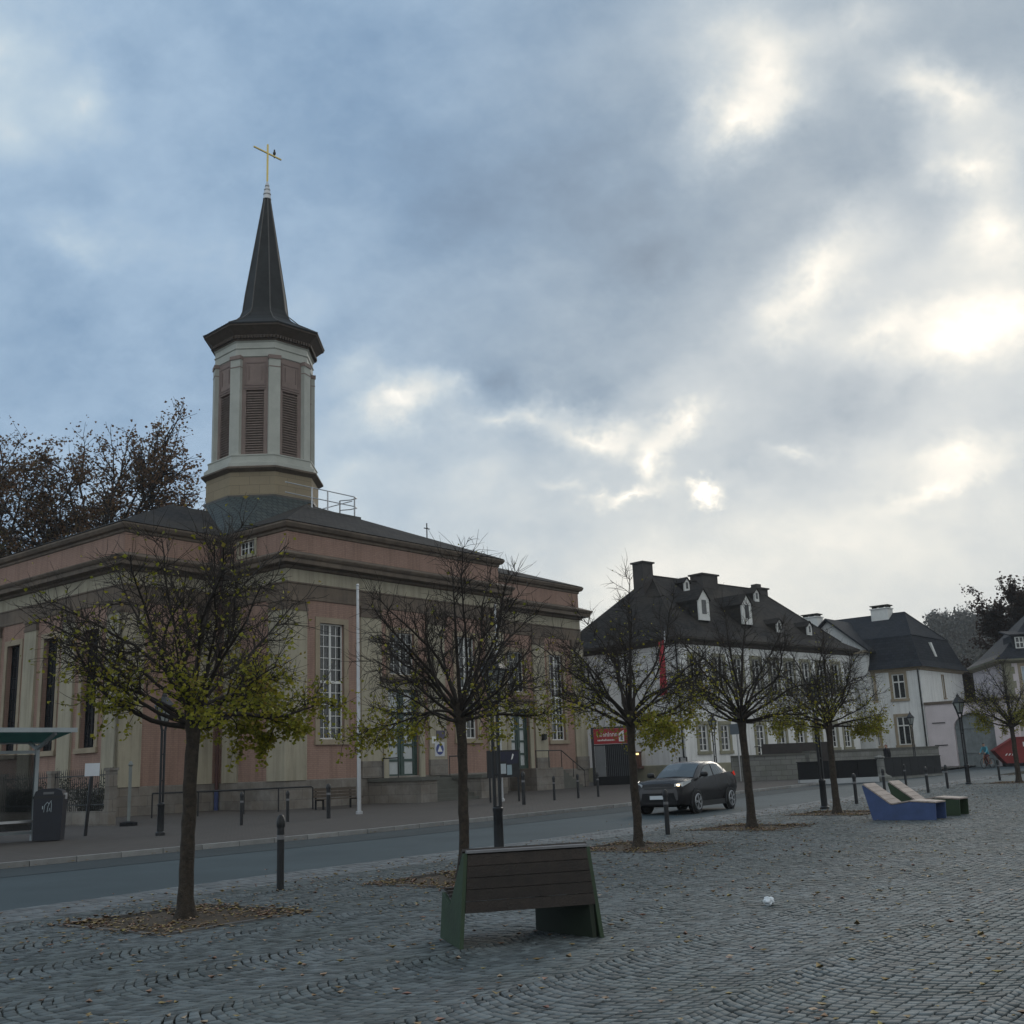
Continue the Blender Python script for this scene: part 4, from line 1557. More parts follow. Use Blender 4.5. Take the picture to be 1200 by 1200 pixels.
for a_ in (1.45, 2.2):
    m = MB()
    m.box(a_, a_ + .68, .54, .619, 9.25, 10.2)
    w_ = m.build('dormer_window', WHITE, PROOF)
    m = MB()
    for x in (a_ + .08, a_ + .38):
        for z in (9.33, 9.78):
            m.box(x, x + .22, .525, .539, z, z + .36)
    m.build('pane', GLASS, w_)

# ---------------------------------------------------------------- walls, barriers and the passage between church and house
def slab(name, pts, h0, h1, w, m_, label, cat, cap=None, extra=0):
    root = None
    mb = MB()
    for a_, b_ in zip(pts, pts[1:]):
        t = Vector((b_[0] - a_[0], b_[1] - a_[1])).normalized()
        n_ = Vector((-t.y, t.x)) * w / 2
        za, zb = G(*a_), G(*b_)
        mb.hexa([(a_[0] - n_.x, a_[1] - n_.y, za + h0), (b_[0] - n_.x, b_[1] - n_.y, zb + h0), (b_[0] + n_.x, b_[1] + n_.y, zb + h0), (a_[0] + n_.x, a_[1] + n_.y, za + h0),
                 (a_[0] - n_.x, a_[1] - n_.y, za + h1), (b_[0] - n_.x, b_[1] - n_.y, zb + h1), (b_[0] + n_.x, b_[1] + n_.y, zb + h1), (a_[0] + n_.x, a_[1] + n_.y, za + h1)])
    o = mb.build(name, m_)
    tag(o, label, cat)
    if cap:
        c_ = slab('coping', pts, h1, h1 + .1, w + .1, cap, None, None)
        c_.parent = o
    return o
slab('retaining_wall', [(12.2, 66.0), (16.4, 65.6)], -.2, 1.45, .4, GREYW, 'mossy grey stone wall in front of the long white house, beside the sign post', 'wall', STEPM)
slab('retaining_wall', [(16.7, 66.4), (19.2, 68.8), (29.5, 80.5)], -.2, 1.55, .4, GREYW, 'long grey stone terrace wall below the mansard house', 'wall', STEPM)
slab('board_fence', [(14.3, 67.2), (18.4, 67.0)], .7, 2.15, .1, mat('dark_brown_boards', (.05, .042, .04), .8, .3, 3), 'dark brown board fence standing behind the mossy stone wall', 'fence')
def barrier(p, q_, h0, h1, label, base=True):
    b_ = thing('metal_barrier', label, 'barrier', (p[0], p[1], G(*p) + .12), math.atan2(q_[1] - p[1], q_[0] - p[0]))
    ln_ = math.dist(p, q_)
    n_ = max(2, round(ln_ / 1.2))
    for i in range(n_):
        m = MB()
        m.box(ln_ * i / n_ + .01, ln_ * (i + 1) / n_ - .01, -.05, .05, h0, h1)
        m.build('panel', DKMETAL, b_)
    m = MB()
    m.box(-.03, ln_ + .03, -.07, .07, h1, h1 + .05)
    m.build('top_rail', DKMETAL, b_)
    m = MB()
    m.box(0, ln_, -.12, .12, -.3, h0)
    m.build('base', mat('pale_concrete', (.42, .44, .46), .7, .12, 2) if base else GREYW, b_)
    return b_
barrier((13.9, 57.2), (18.1, 57.9), .12, .95, 'dark metal barrier of flat panels on a pale base, left of the stone post')
barrier((19.0, 59.6), (24.4, 66.2), .02, .98, 'dark metal barrier running away to the right behind the bollards', False)
m = MB()
m.lathe([(.55, -.2), (.5, .12), (.3, .2), (.22, .3), (.2, 1.0), (.26, 1.05), (.26, 1.12), (.05, 1.18)], 12)
tag(m.build('stone_post', GREYW, None, smooth=40, loc=(18.55, 58.7, G(18, 58.7) + .1)), 'grey stone post with a wide foot between two dark metal barriers', 'post')
# sign at the passage
pg = thing('passage_gate', 'dark barred gate under a red banner board between church and white house', 'gate', (4.45, 69.9, G(4, 69.9) + .05), R(-8))
RED = mat('red_sign_board', (.36, .02, .025), .5, .12, 2)
m = MB()
m.box(-.1, .06, -.06, .06, -.3, 3.55)
m.box(2.3, 2.46, -.06, .06, -.3, 3.55)
m.box(.06, 2.3, -.05, .05, 3.45, 3.55)
m.box(.06, 2.3, -.05, .05, 2.42, 2.5)
m.build('gate_frame', BLACK, pg)
m = MB()
m.box(.07, 2.29, -.07, -.02, 2.52, 3.44)
sb = m.build('sign_board', RED, pg)
m = MB()
rs2 = random.Random(4)
x = .3
for w_, h_ in ((.18, .13), (.1, .3), (.12, .18), (.13, .2), (.06, .28), (.13, .19), (.14, .2), (.12, .19)):
    if w_ > .11:      # open round letters: two uprights and two bars
        m.box(x, x + .035, -.082, -.071, 2.96, 2.96 + h_)
        m.box(x + w_ - .035, x + w_, -.082, -.071, 2.96, 2.96 + h_ * .8)
        m.box(x + .035, x + w_ - .035, -.082, -.071, 2.96 + h_ * .75, 2.96 + h_)
    else:
        m.box(x, x + .04, -.082, -.071, 2.96, 2.96 + h_)
    x += w_ + .035
x = .3
while x < 1.35:
    w_ = rs2.uniform(.05, .1)
    m.box(x, x + w_, -.082, -.071, 2.7, 2.7 + rs2.choice((.08, .08, .12)))
    x += w_ + .025
m.ext([(1.62, -.072, 2.64), (1.95, -.072, 2.64), (1.95, -.072, 3.32), (1.8, -.072, 3.25), (1.62, -.072, 3.1)], (0, -.01, 0))
m.build('lettering', WHITE, sb)
m = MB()
m.ext([(1.72, -.083, 2.72), (1.87, -.083, 2.72), (1.85, -.083, 2.95), (1.88, -.083, 3.05), (1.8, -.083, 3.18), (1.74, -.083, 3.0)], (0, -.006, 0))
m.build('figure_print', mat('grey_print', (.2, .21, .25), .6), sb)
m = MB()
m.box(.08, .72, -.03, .03, .55, 2.42)
m.build('side_panel', mat('grey_panel', (.17, .18, .19), .7, .15, 2), pg)
m = MB()
m.box(.06, 2.3, .0, .03, -.2, .55)
m.build('kick_panel', DKMETAL, pg)
for i in range(13):
    m = MB()
    m.box(.78 + i * .12, .80 + i * .12 + .03, -.03, .03, .55, 2.42)
    m.build('slat', mat('grey_slats', (.06, .065, .075), .6, .2, 3), pg)
m = MB()
m.box(.73, 2.29, .035, .05, .5, 2.42)
m.build('back_sheet', DKMETAL, pg)
# ---------------------------------------------------------------- street lamps
LAMPG = mat('lamp_glass', (.35, .37, .36), .2, .15, 5, spec=.6)
def lamp_proto():
    t = thing('street_lamp', '', 'street lamp')
    m = MB()
    m.lathe([(.13, -.1), (.13, .05), (.095, .08), (.09, .72), (.1, .75), (.1, .8), (.05, .84)], 12)
    m.build('base', BLACK, t, smooth=35)
    for s_ in (-1, 1):
        m = MB()
        m.tube([(.052 * s_, 0, .7), (.052 * s_, 0, 2.75), (.12 * s_, 0, 3.02), (.2 * s_, 0, 3.3)], .034, 8)
        m.build('pole', BLACK, t, smooth=40)
    m = MB()
    for z in (1.4, 2.1, 2.75):
        m.box(-.07, .07, -.03, .03, z, z + .04)
    m.build('clamp', BLACK, t)
    m = MB()
    lo, hi = .12, .25
    for k in range(6):
        a = PI / 3 * k
        m.tube([(lo * math.cos(a), lo * math.sin(a), 3.0), (hi * math.cos(a), hi * math.sin(a), 3.42)], .016, 5)
        a2 = a + PI / 3
        for r_, z in ((lo, 3.0), (hi, 3.42)):
            m.tube([(r_ * math.cos(a), r_ * math.sin(a), z), (r_ * math.cos(a2), r_ * math.sin(a2), z)], .018, 5)
    m.lathe([(.05, 2.94), (.13, 2.96), (.13, 3.0)], 6)
    m.build('lantern_frame', BLACK, t)
    m = MB()
    m.lathe([(.11, 3.01), (.238, 3.41)], 6)
    m.build('lantern_glass', LAMPG, t)
    m = MB()
    m.lathe([(.29, 3.41), (.29, 3.44), (.1, 3.66), (.07, 3.68), (.07, 3.73), (.02, 3.8), (.012, 3.86)], 6)
    m.build('lantern_roof', BLACK, t)
    return t
LP = [((-.5, 21.8), 'black twin-pole street lamp standing behind the green wooden bench', .0),
      ((8.62, 32.75), 'black twin-pole street lamp right beside the tree left of the blue lounger', .5),
      ((18.95, 48.4), 'black street lamp with a clear view of its six-sided lantern, before the arched gate', .3),
      ((11.0, 64.3), 'black twin-pole street lamp in front of the long white house\'s ground floor windows', .1),
      ((25.9, 74.6), 'small distant street lamp in front of the mansard house\'s downpipe', .2),
      ((-9.86, 30.9), 'black street lamp on the church side whose lantern hides in the nearest tree crown', 1.0)]
lp = lamp_proto()
for i, ((x, y), lb, rz) in enumerate(LP):
    o = lp if i == 0 else dup(lp)
    o.location = (x, y, G(x, y) + (.12 if i >= 3 else 0))
    o.rotation_euler = (0, 0, rz)
    tag(o, lb, 'street lamp', 'street lamps round the square')

# ---------------------------------------------------------------- bollards
def bollard_proto():
    t = thing('bollard', '', 'bollard')
    m = MB()
    m.lathe([(.052, -.1), (.052, .82)], 14)
    m.build('shaft', BLACK, t, smooth=40)
    m = MB()
    m.lathe([(.058, .82), (.062, .84), (.062, .9), (.05, .95), (.025, .985), (.006, .99)], 14)
    m.build('cap', BLACK, t, smooth=40)
    m = MB()
    m.lathe([(.0535, .66), (.0535, .72)], 14)
    m.build('band', mat('grey_band', (.2, .2, .21), .5), t, smooth=40)
    return t
bp_ = bollard_proto()
BOL = [((-3.45, 16.16), 1.03, 'thick black bollard standing alone right of the nearest tree'),
       ((3.07, 24.64), .95, 'black bollard in front of the dark grey car'),
       ((10.2, 34.99), .92, 'black bollard just left of the blue lounger'),
       ((13.2, 41.6), .92, 'black bollard behind the backrest of the blue lounger'),
       ((16.9, 50.2), .92, 'black bollard behind the backrest of the green lounger'),
       ((14.62, 41.16), .92, 'black bollard directly right of the green lounger\'s backrest'),
       ((16.59, 44.5), .92, 'black bollard between the green lounger and the clear-seen street lamp'),
       ((21.7, 51.76), .95, 'black bollard below the cyclist, left of the tree near the right edge'),
       ((-8.71, 35.11), .98, 'black bollard on the church pavement left of the slanting handrail'),
       ((-7.52, 36.23), .95, 'black bollard with a pale fleck, left of the wooden street bench'),
       ((-6.45, 37.59), 1.1, 'tall black bollard in front of the wooden street bench'),
       ((.01, 42.87), 1.2, 'stout black bollard before the right wing\'s dark cheek wall'),
       ((1.26, 46.3), .95, 'first slim black bollard before the right wing\'s steps'),
       ((2.3, 47.6), .98, 'second slim black bollard before the right wing\'s steps'),
       ((3.2, 48.6), 1.0, 'black bollard before the church\'s right end, left of the red sign')]
for i, ((x, y), h, lb) in enumerate(BOL):
    o = bp_ if i == 0 else dup(bp_)
    o.location = (x, y, G(x, y) + (.12 if i >= 8 else 0))
    o.scale = (1 if h < 1.1 else 1.3, 1 if h < 1.1 else 1.3, h)
    o.rotation_euler = (0, 0, i * .7)
    tag(o, lb, 'bollard', 'black bollards along the road')

# ---------------------------------------------------------------- flagpoles
def flagpole(x, y, h, label, group='flagpoles', lean=0):
    t = thing('flagpole', label, 'flagpole', (x, y, G(x, y) + .12), 0, group)
    m = MB()
    m.tube([(0, 0, -.1), (0, 0, h * .5), (lean, 0, h)], [.075, .065, .045], 10)
    m.build('pole', GALV, t, smooth=40)
    m = MB()
    m.lathe([(.05, h), (.06, h + .04), (.03, h + .09)], 10, (lean, 0, 0))
    m.build('cap', GALV, t)
    m = MB()
    m.lathe([(.12, -.1), (.12, .06), (.08, .08)], 10)
    m.build('foot', GALV, t)
    return t
flagpole(-5.81, 40.17, 8.1, 'bare white flagpole right of the church\'s tall corner window')
flagpole(-.9, 47.6, 8.2, 'bare white flagpole in front of the church\'s right corner, behind the black notice case')
fp = flagpole(9.35, 69.9, 9.2, 'pale flagpole carrying a red banner before the white house corner')
bn = MB()
nz_ = 14
for j in range(nz_ + 1):
    z = 8.75 - 3.4 * j / nz_
    for i in range(6):
        u = i / 5
        fold = .05 * math.sin(u * 9 + j * .35) + .03 * math.sin(j * .9)
        bn.v.append((-.07 - u * (.33 + .12 * j / nz_), fold, z - u * .1))
bn.f = [(j * 6 + i, (j + 1) * 6 + i, (j + 1) * 6 + i + 1, j * 6 + i + 1) for j in range(nz_) for i in range(5)]
bn.m = [0] * len(bn.f)
o = bn.build('banner', mat('red_banner_cloth', (.55, .05, .07), .8, .2, 3), None, smooth=True, loc=fp.location)
sm_ = o.modifiers.new('thickness', 'SOLIDIFY')
sm_.thickness = .012
tag(o, 'red banner hanging from the pale flagpole by the white house corner', 'banner')

# ---------------------------------------------------------------- sign post, notice case, shelter, bin, small signs
t = thing('sign_post', 'grey sign seen from behind on a thin post beside the fourth tree\'s trunk', 'sign', (12.6, 65.6, G(12, 65) + .12), R(-60))
m = MB()
m.tube([(0, 0, -.1), (0, 0, 3.3)], .04, 8)
m.build('post', GALV, t)
m = MB()
m.box(-.55, .35, -.05, -.03, 2.65, 3.25)
m.build('plate', mat('sign_back_grey', (.16, .19, .22), .5, .1, 3), t)
t = thing('notice_case', 'black framed notice case with dark blue poster and pale paper by the church flagpole', 'notice board', (-1.45, 46.6, G(0, 46.6) + .12), R(10))
m = MB()
m.box(0, 1.35, -.06, .06, .95, 2.05)
m.build('case', BLACK, t)
for x in (.06, 1.25):
    m = MB()
    m.box(x, x + .07, -.04, .04, -.1, .95)
    m.build('leg', BLACK, t)
for (x0, x1, z0, z1, c, nm) in ((.42, .78, 1.6, 1.98, (.014, .015, .04), 'dark_poster'), (.8, 1.3, 1.5, 1.98, (.012, .013, .035), 'dark_poster'), (.5, .78, 1.1, 1.5, (.42, .47, .5), 'paper_sheet'), (.82, 1.02, 1.05, 1.45, (.28, .36, .4), 'paper_sheet')):
    m = MB()
    m.box(x0, x1, -.072, -.061, z0, z1)
    m.build(nm, mat(nm + str(c), c, .5, .1, 4), t)
m = MB()
m.ext([(1.0, -.073, 1.65), (1.06, -.073, 1.68), (1.12, -.073, 1.86), (1.07, -.073, 1.9)], (0, -.006, 0))
m.build('white_mark', WHITE, t)
# bus shelter
TEAL = mat('teal_glass_roof', (.10, .30, .28), .5, .15, 2, spec=.3, transl=.4)
STEELP = mat('pale_steel_frame', (.36, .40, .42), .45, .12, 3)
t = thing('bus_shelter', 'bus shelter with a teal glass roof, pale steel posts and a slim bench', 'bus shelter', (-13.35, 30.95, G(0, 31) + .12), R(49))
SHG = mat('smoked_glass', (.02, .024, .024), .08, .2, 2, spec=.4, alpha=.55)
for x in (0, -3.4):
    m = MB()
    m.bar((x, 0, -.1), (x, 0, 2.5), .1)
    m.bar((x, 0, 2.4), (x, -1.0, 2.78), .08)
    m.bar((x, 0, 2.4), (x, .5, 2.6), .08)
    m.build('post', STEELP, t)
m = MB()
m.hexa([(-4.1, .6, 2.6), (.55, .6, 2.6), (.55, -1.05, 2.84), (-4.1, -1.05, 2.84), (-4.1, .6, 2.65), (.55, .6, 2.65), (.55, -1.05, 2.89), (-4.1, -1.05, 2.89)])
rf_ = m.build('roof', TEAL, t)
m = MB()
m.box(-4.12, .57, -1.1, -1.05, 2.8, 2.92)
m.box(-4.12, .57, .6, .65, 2.56, 2.68)
m.build('roof_rim', STEELP, rf_)
for x0, x1 in ((-3.35, -1.72), (-1.68, -.05)):
    m = MB()
    m.box(x0, x1, -.015, .015, .25, 2.25)
    m.build('back_pane', SHG, t)
m = MB()
m.box(-3.4, 0, -.03, .03, 2.28, 2.36)
m.box(-3.4, 0, -.03, .03, .15, .22)
m.build('rail', STEELP, t)
for x0, x1 in ((-3.3, -1.75), (-1.55, -.05)):
    m = MB()
    m.box(x0, x1, -.45, -.1, .46, .52)
    m.build('seat', GALV, t)
m = MB()
m.box(-3.2, -3.1, -.3, -.24, -.1, .46)
m.box(-1.7, -1.6, -.3, -.24, -.1, .46)
m.build('seat_leg', STEELP, t)
# litter bin
NAVY = mat('navy_bin_plastic', (.008, .011, .022), .45, .2, 3)
t = thing('litter_bin', 'large dark navy litter bin with a pale emblem, right of the bus shelter post', 'bin', (-12.72, 30.5, G(0, 30.5) + .12), R(12))
m = MB()
prof = [(-.42, 0), (.42, 0), (.46, 1.12), (.40, 1.26), (.2, 1.33), (-.2, 1.33), (-.40, 1.26), (-.46, 1.12)]
t.scale = (.82, .8, 1)
m.ext([(x, -.38, z) for x, z in prof], (0, .76, 0))
b_ = m.build('bin_body', NAVY, t)
m = MB()
m.box(-.47, .47, -.41, .41, 1.08, 1.14)
m.build('lid_rim', BLACK, b_)
m = MB()
m.box(-.16, .16, -.395, -.381, 1.18, 1.24)
m.build('slot', mat('slot_grey', (.14, .15, .16), .4), t)
m = MB()     # emblem: standing figure dropping litter, made of pale strokes
for pts in ([(-.12, .72), (-.1, .9), (-.02, .98), (.03, .93)], [(-.02, .72), (.0, .86), (.05, .96), (.1, 1.02)], [(.1, .72), (.11, .9), (.09, 1.0)], [(-.16, .8), (-.16, .88)], [(.04, .74), (.06, .82)]):
    for a_, b2 in zip(pts, pts[1:]):
        m.bar((a_[0], -.389, a_[1]), (b2[0], -.389, b2[1]), .03, .012)
m.build('emblem', mat('pale_emblem', (.42, .5, .55), .5), t)
m = MB()
m.box(.4, .5, -.1, .1, 1.04, 1.2)
m.build('ash_tray', GALV, t)
t = thing('notice_sign', 'small white rectangular sign on a short black post right of the litter bin', 'sign', (-12.35, 32.4, G(0, 32) + .12), R(14))
m = MB()
m.tube([(-.12, 0, -.1), (.0, 0, 1.9)], .05, 8)
m.build('post', BLACK, t)
m = MB()
m.box(-.2, .2, -.07, -.05, 1.62, 1.98)
m.build('plate', mat('white_sign_plate', (.68, .72, .78), .5, .05, 3), t)
t = thing('garden_pole', 'pale slim pole before the church\'s left corner, behind the white sign', 'pole', (-13.2, 38.0, G(0, 38) + .12))
m = MB()
m.tube([(0, 0, -.1), (0, 0, 1.9)], .055, 8)
m.lathe([(.05, 1.9), (.09, 1.96), (.05, 2.05), (.02, 2.08)], 8)
m.build('pole_body', mat('dull_steel', (.2, .22, .21), .6, .2, 3), t)
m = MB()
m.lathe([(.3, -.1), (.3, .08), (.1, .12)], 8)
m.build('foot', DKMETAL, t)
# iron fence and shrubs along the church's left side
FX = R(51 + 90)
t = thing('iron_fence', 'dark wrought iron fence on a low stone kerb along the church\'s left side', 'fence', (-14.2, 39.0, G(0, 39) + .12), R(141))
m = MB()
m.box(0, 16, -.12, .12, -.2, .45)
m.build('kerb_wall', PLINTH, t)
m = MB()
m.box(0, 16, -.02, .02, .65, .69)
m.box(0, 16, -.02, .02, 1.65, 1.69)
m.build('rail', BLACK, t)
m = MB()
for i in range(118):
    x = .1 + i * .135
    m.tube([(x, 0, .44), (x, 0, 1.8), (x, 0, 1.92)], [.012, .012, .002], 4)
o = m.build('fence_bars', BLACK, t)
o['kind'] = 'stuff'
for i in range(5):
    m = MB()
    m.box(i * 3.9 - .14, i * 3.9 + .14, -.15, .15, -.2, 1.8)
    m.ext([(i * 3.9 - .18, -.18, 1.8), (i * 3.9 + .18, -.18, 1.8), (i * 3.9 + .18, .18, 1.8), (i * 3.9 - .18, .18, 1.8)], (0, 0, .1))
    m.build('post', PLINTH, t)
# wooden street bench and rail by the church
WOODG = mat('weathered_slats', (.105, .08, .06), .8, .3, 6)
def wpos2(p):
    return CH.matrix_basis @ Vector(p)
t = thing('street_bench', 'low brown slatted bench standing against the church wall near the flagpole', 'bench', wpos2((-.6, -2.6, .0)), R(51))
for i in range(3):
    m = MB()
    m.box(0, 2.3, -.45 + i * .15, -.45 + i * .15 + .13, .42, .46)
    m.build('seat_slat', WOODG, t)
for i in range(3):
    m = MB()
    m.box(0, 2.3, .02, .06, .5 + i * .13, .5 + i * .13 + .11)
    m.build('back_slat', WOODG, t)
for x in (.15, 2.05):
    m = MB()
    m.bar((x, -.4, -.1), (x, -.38, .42), .06)
    m.bar((x, .08, -.1), (x, .08, .88), .06)
    m.bar((x, -.42, .4), (x, .08, .4), .05)
    m.build('leg', DKMETAL, t)
t = thing('barrier_rail', 'long low black tube rail with thin posts before the church corner', 'railing', wpos2((-3.4, -1.7, 0)), R(51))
m = MB()
m.tube([(-2.4, 2.6, .95), (0, 0, .95), (3.4, 0, .95), (3.5, 0, .9), (3.5, 0, 0)], .035, 8)
m.build('rail', BLACK, t)
for p in ((-2.4, 2.6), (-1.2, 1.3), (0, 0), (1.7, 0)):
    m = MB()
    m.tube([(p[0], p[1], -.1), (p[0], p[1], .95)], .03, 6)
    m.build('post', BLACK, t)

# ---------------------------------------------------------------- wooden seats on the square
PLANK = mat('dark_stained_plank', (.038, .028, .023), .75, .3, 9, .5, 60, c2=(.02, .016, .014), island=.2)
PLANKL = mat('pinkish_wood_plank', (.43, .36, .32), .75, .2, 9, .3, 60, c2=(.32, .26, .23), island=.12)
GREENP = mat('green_side_panel', (.034, .064, .03), .6, .25, 3, .15, 20)
BLUEP = mat('blue_side_panel', (.06, .10, .24), .6, .2, 3, .15, 20)
bx_, by_ = math.cos(R(16)), math.sin(R(16))
t = thing('bench', 'green sided wooden bench seen from behind, its dark plank back leaning', 'bench', (-.58, 10.2, 0), R(16))
BL = 1.28
side = [(0, 0), (.82, 0), (.86, .40), (.5, .31), (.12, .79), (.06, .79)]
for x, s_ in ((0, -1), (BL, 1)):
    m = MB()
    lean = lambda z: s_ * (.03 - .075 * z / .79)
    p0 = [(x + lean(z), d, z) for d, z in side]
    p1 = [(x + lean(z) - s_ * .035, d, z) for d, z in side]
    if s_ < 0:
        m.add(p0 + p1, [(0, 1, 2, 3), (0, 3, 4, 5), (9, 8, 7, 6), (11, 10, 9, 6)] + [(i, i + 6, (i + 1) % 6 + 6, (i + 1) % 6) for i in range(6)])
    else:
        m.add(p1 + p0, [(0, 1, 2, 3), (0, 3, 4, 5), (9, 8, 7, 6), (11, 10, 9, 6)] + [(i, i + 6, (i + 1) % 6 + 6, (i + 1) % 6) for i in range(6)])
    m.build('side_panel', GREENP, t)
nb = 5
for i in range(nb):
    z0 = .29 + i * .099
    z1 = z0 + .094
    dd = lambda z: .06 * z / .79 - .012
    xx = lambda z, s_: (0 if s_ < 0 else BL) + s_ * (.03 - .075 * z / .79) - s_ * .037
    m = MB()
    q0 = [(xx(z0, -1), dd(z0), z0), (xx(z0, 1), dd(z0), z0), (xx(z0, 1), dd(z0) + .035, z0), (xx(z0, -1), dd(z0) + .035, z0)]
    q1 = [(xx(z1, -1), dd(z1), z1), (xx(z1, 1), dd(z1), z1), (xx(z1, 1), dd(z1) + .035, z1), (xx(z1, -1), dd(z1) + .035, z1)]
    m.hexa(q0 + q1)
    m.build('back_plank', PLANK, t)
m = MB()
m.box(xx(.79, -1) - .01, xx(.79, 1) + .01, .035, .13, .792, .813)
m.build('top_plank', mat('greyed_top_plank', (.2, .2, .21), .7, .2, 6), t)
for i in range(4):
    m = MB()
    p = Vector((0, .52 + i * .088, .345 + i * .022))
    m.box(.03, BL - .03, p.y, p.y + .08, p.z, p.z + .03)
    m.build('seat_plank', PLANK, t)
for i in range(4):
    m = MB()
    a_ = i / 4
    m.hexa([(.03, .49 - a_ * .38, .35 + a_ * .45), (BL - .03, .49 - a_ * .38, .35 + a_ * .45), (BL - .03, .52 - a_ * .38, .37 + a_ * .45), (.03, .52 - a_ * .38, .37 + a_ * .45),
            (.05, .49 - a_ * .38 - .088, .35 + a_ * .45 + .12), (BL - .05, .49 - a_ * .38 - .088, .35 + a_ * .45 + .12), (BL - .05, .52 - a_ * .38 - .088, .37 + a_ * .45 + .12), (.05, .52 - a_ * .38 - .088, .37 + a_ * .45 + .12)])
    m.build('front_plank', PLANK, t)
m = MB()
m.hexa([(BL - .03, .03, 0), (BL - .07, .03, 0), (BL - .38, .78, 0), (BL - .34, .78, 0), (BL - .05, .03, .32), (BL - .09, .03, .32), (BL - .38, .78, .32), (BL - .34, .78, .32)])
m.build('support_panel', mat('dark_green_panel', (.014, .024, .012), .6, .15, 2), t)
def lounger(label, loc, rz, pm):
    t = thing('lounger', label, 'lounger', loc, rz, 'wooden loungers on the square')
    Ln, Wd = 1.46, .72
    prof = [(0, 0), (.08, .0), (Ln, 0), (Ln + .02, .36), (Ln * .62, .40), (Ln * .32, .33), (-.14, .80), (-.18, .78)]
    for y, w_ in ((0, .03), (Wd - .03, .03)):
        m = MB()
        m.ext([(x, y, z) for x, z in (prof[0], prof[2], prof[3], prof[4], prof[5], prof[6], prof[7])], (0, w_, 0))
        m.build('side_panel', pm, t)
    def pl_(p0, p1, n_, nm):
        for i in range(n_):
            a_ = Vector((*p0,)).lerp(Vector((*p1,)), i / n_)
            b_ = Vector((*p0,)).lerp(Vector((*p1,)), (i + .94) / n_)
            d_ = (b_ - a_).normalized()
            nn = Vector((-d_.y, d_.x)) * .03
            m = MB()
            m.hexa([(a_.x, -.01, a_.y), (b_.x, -.01, b_.y), (b_.x, Wd + .01, b_.y), (a_.x, Wd + .01, a_.y),
                    (a_.x + nn.x, -.01, a_.y + nn.y), (b_.x + nn.x, -.01, b_.y + nn.y), (b_.x + nn.x, Wd + .01, b_.y + nn.y), (a_.x + nn.x, Wd + .01, a_.y + nn.y)])
            m.build(nm, PLANKL, t)
    pl_((-.16, .81), (Ln * .32 - .01, .345), 5, 'back_plank')
    pl_((Ln * .32 + .02, .345), (Ln * .62, .41), 2, 'seat_plank')
    pl_((Ln * .62 + .01, .41), (Ln + .03, .37), 3, 'seat_plank')
    m = MB()
    m.box(Ln - .35, Ln - .3, .04, Wd - .04, 0, .3)
    m.build('inner_panel', BLACK, t)
    return t
lounger('blue sided wooden lounger with pale planks, nearer of the pair', (8.12, 26.7, .04), R(-38), BLUEP)
lounger('green sided wooden lounger with pale planks, behind the blue one', (9.1, 27.85, .05), R(-37), GREENP)

# crumpled paper
pb = bmesh.new()
bmesh.ops.create_icosphere(pb, subdivisions=3, radius=.055)
rr_ = random.Random(3)
for v_ in pb.verts:
    v_.co *= 1 + .22 * math.sin(v_.co.x * 90 + v_.co.y * 60) * math.cos(v_.co.z * 80) + rr_.uniform(-.08, .08)
    v_.co.z *= .8
me = bpy.data.meshes.new('paper_ball')
pb.to_mesh(me)
me.materials.append(mat('white_paper', (.72, .76, .8), .8, .08, 20))
o = bpy.data.objects.new('paper_ball', me)
o.location = (2.56, 12.35, .045)
COL.objects.link(o)
tag(o, 'crumpled white paper ball lying on the cobbles right of the bench', 'litter')

# red container
t = thing('skip_container', 'red steel skip with a sloping end standing near the right edge', 'skip', (34.5, 82.6, G(0, 82) + .1), R(-12))
t.scale = (.82, .82, .82)
m = MB()
REDS = mat('red_skip_paint', (.23, .018, .016), .55, .2, 1.5)
m.ext([(.9, 0, .15), (6.5, 0, .15), (7.6, 0, 1.15), (6.2, 0, 2.4), (1.8, 0, 2.35), (.0, 0, 1.3)], (0, 1.9, 0))
m.build('body', REDS, t)
m = MB()
for a_, b_ in (((0, 1.3), (1.8, 2.35)), ((1.8, 2.35), (6.2, 2.4)), ((6.2, 2.4), (7.6, 1.15))):
    m.bar((a_[0], -.05, a_[1]), (b_[0], -.05, b_[1]), .1)
m.build('rim', REDS, t)
m = MB()
m.box(.9, 6.5, -.02, 1.92, -.1, .15)
m.build('skid', DKMETAL, t)
m = MB()
m.box(2.45, 3.05, -.03, -.005, 1.55, 1.95)
m.build('label_plate', WHITE, t)
for i in range(3):
    m = MB()
    m.ext([(.85 + i * .27, -.02, .8), (.97 + i * .27, -.02, .83), (1.1 + i * .27, -.02, 1.0), (.95 + i * .27, -.02, .97)], (0, -.01, 0))
    m.build('white_mark', WHITE, t)

# ---------------------------------------------------------------- car
def loft(mb, secs, close_ends=True, mi=0):
    k = len(secs[0])
    o = len(mb.v)
    for s_ in secs:
        mb.v += [tuple(p) for p in s_]
    for i in range(len(secs) - 1):
        for j in range(k):
            j2 = (j + 1) % k
            mb.f.append((o + i * k + j, o + i * k + j2, o + (i + 1) * k + j2, o + (i + 1) * k + j))
            mb.m.append(mi)
    if close_ends:
        mb.f.append(tuple(o + j for j in range(k - 1, -1, -1)))
        mb.f.append(tuple(o + (len(secs) - 1) * k + j for j in range(k)))
        mb.m += [mi, mi]
PAINT = mat('dark_grey_car_paint', (.046, .043, .046), .24, .08, 2, spec=.5)
GLC = mat('car_glass', (.07, .08, .082), .03, .1, 2, spec=.8)
RUB = mat('tyre_rubber', (.012, .012, .013), .85, .2, 12)
ALLOY = mat('alloy_rim', (.42, .43, .45), .35, .1, 4, metal=.7)
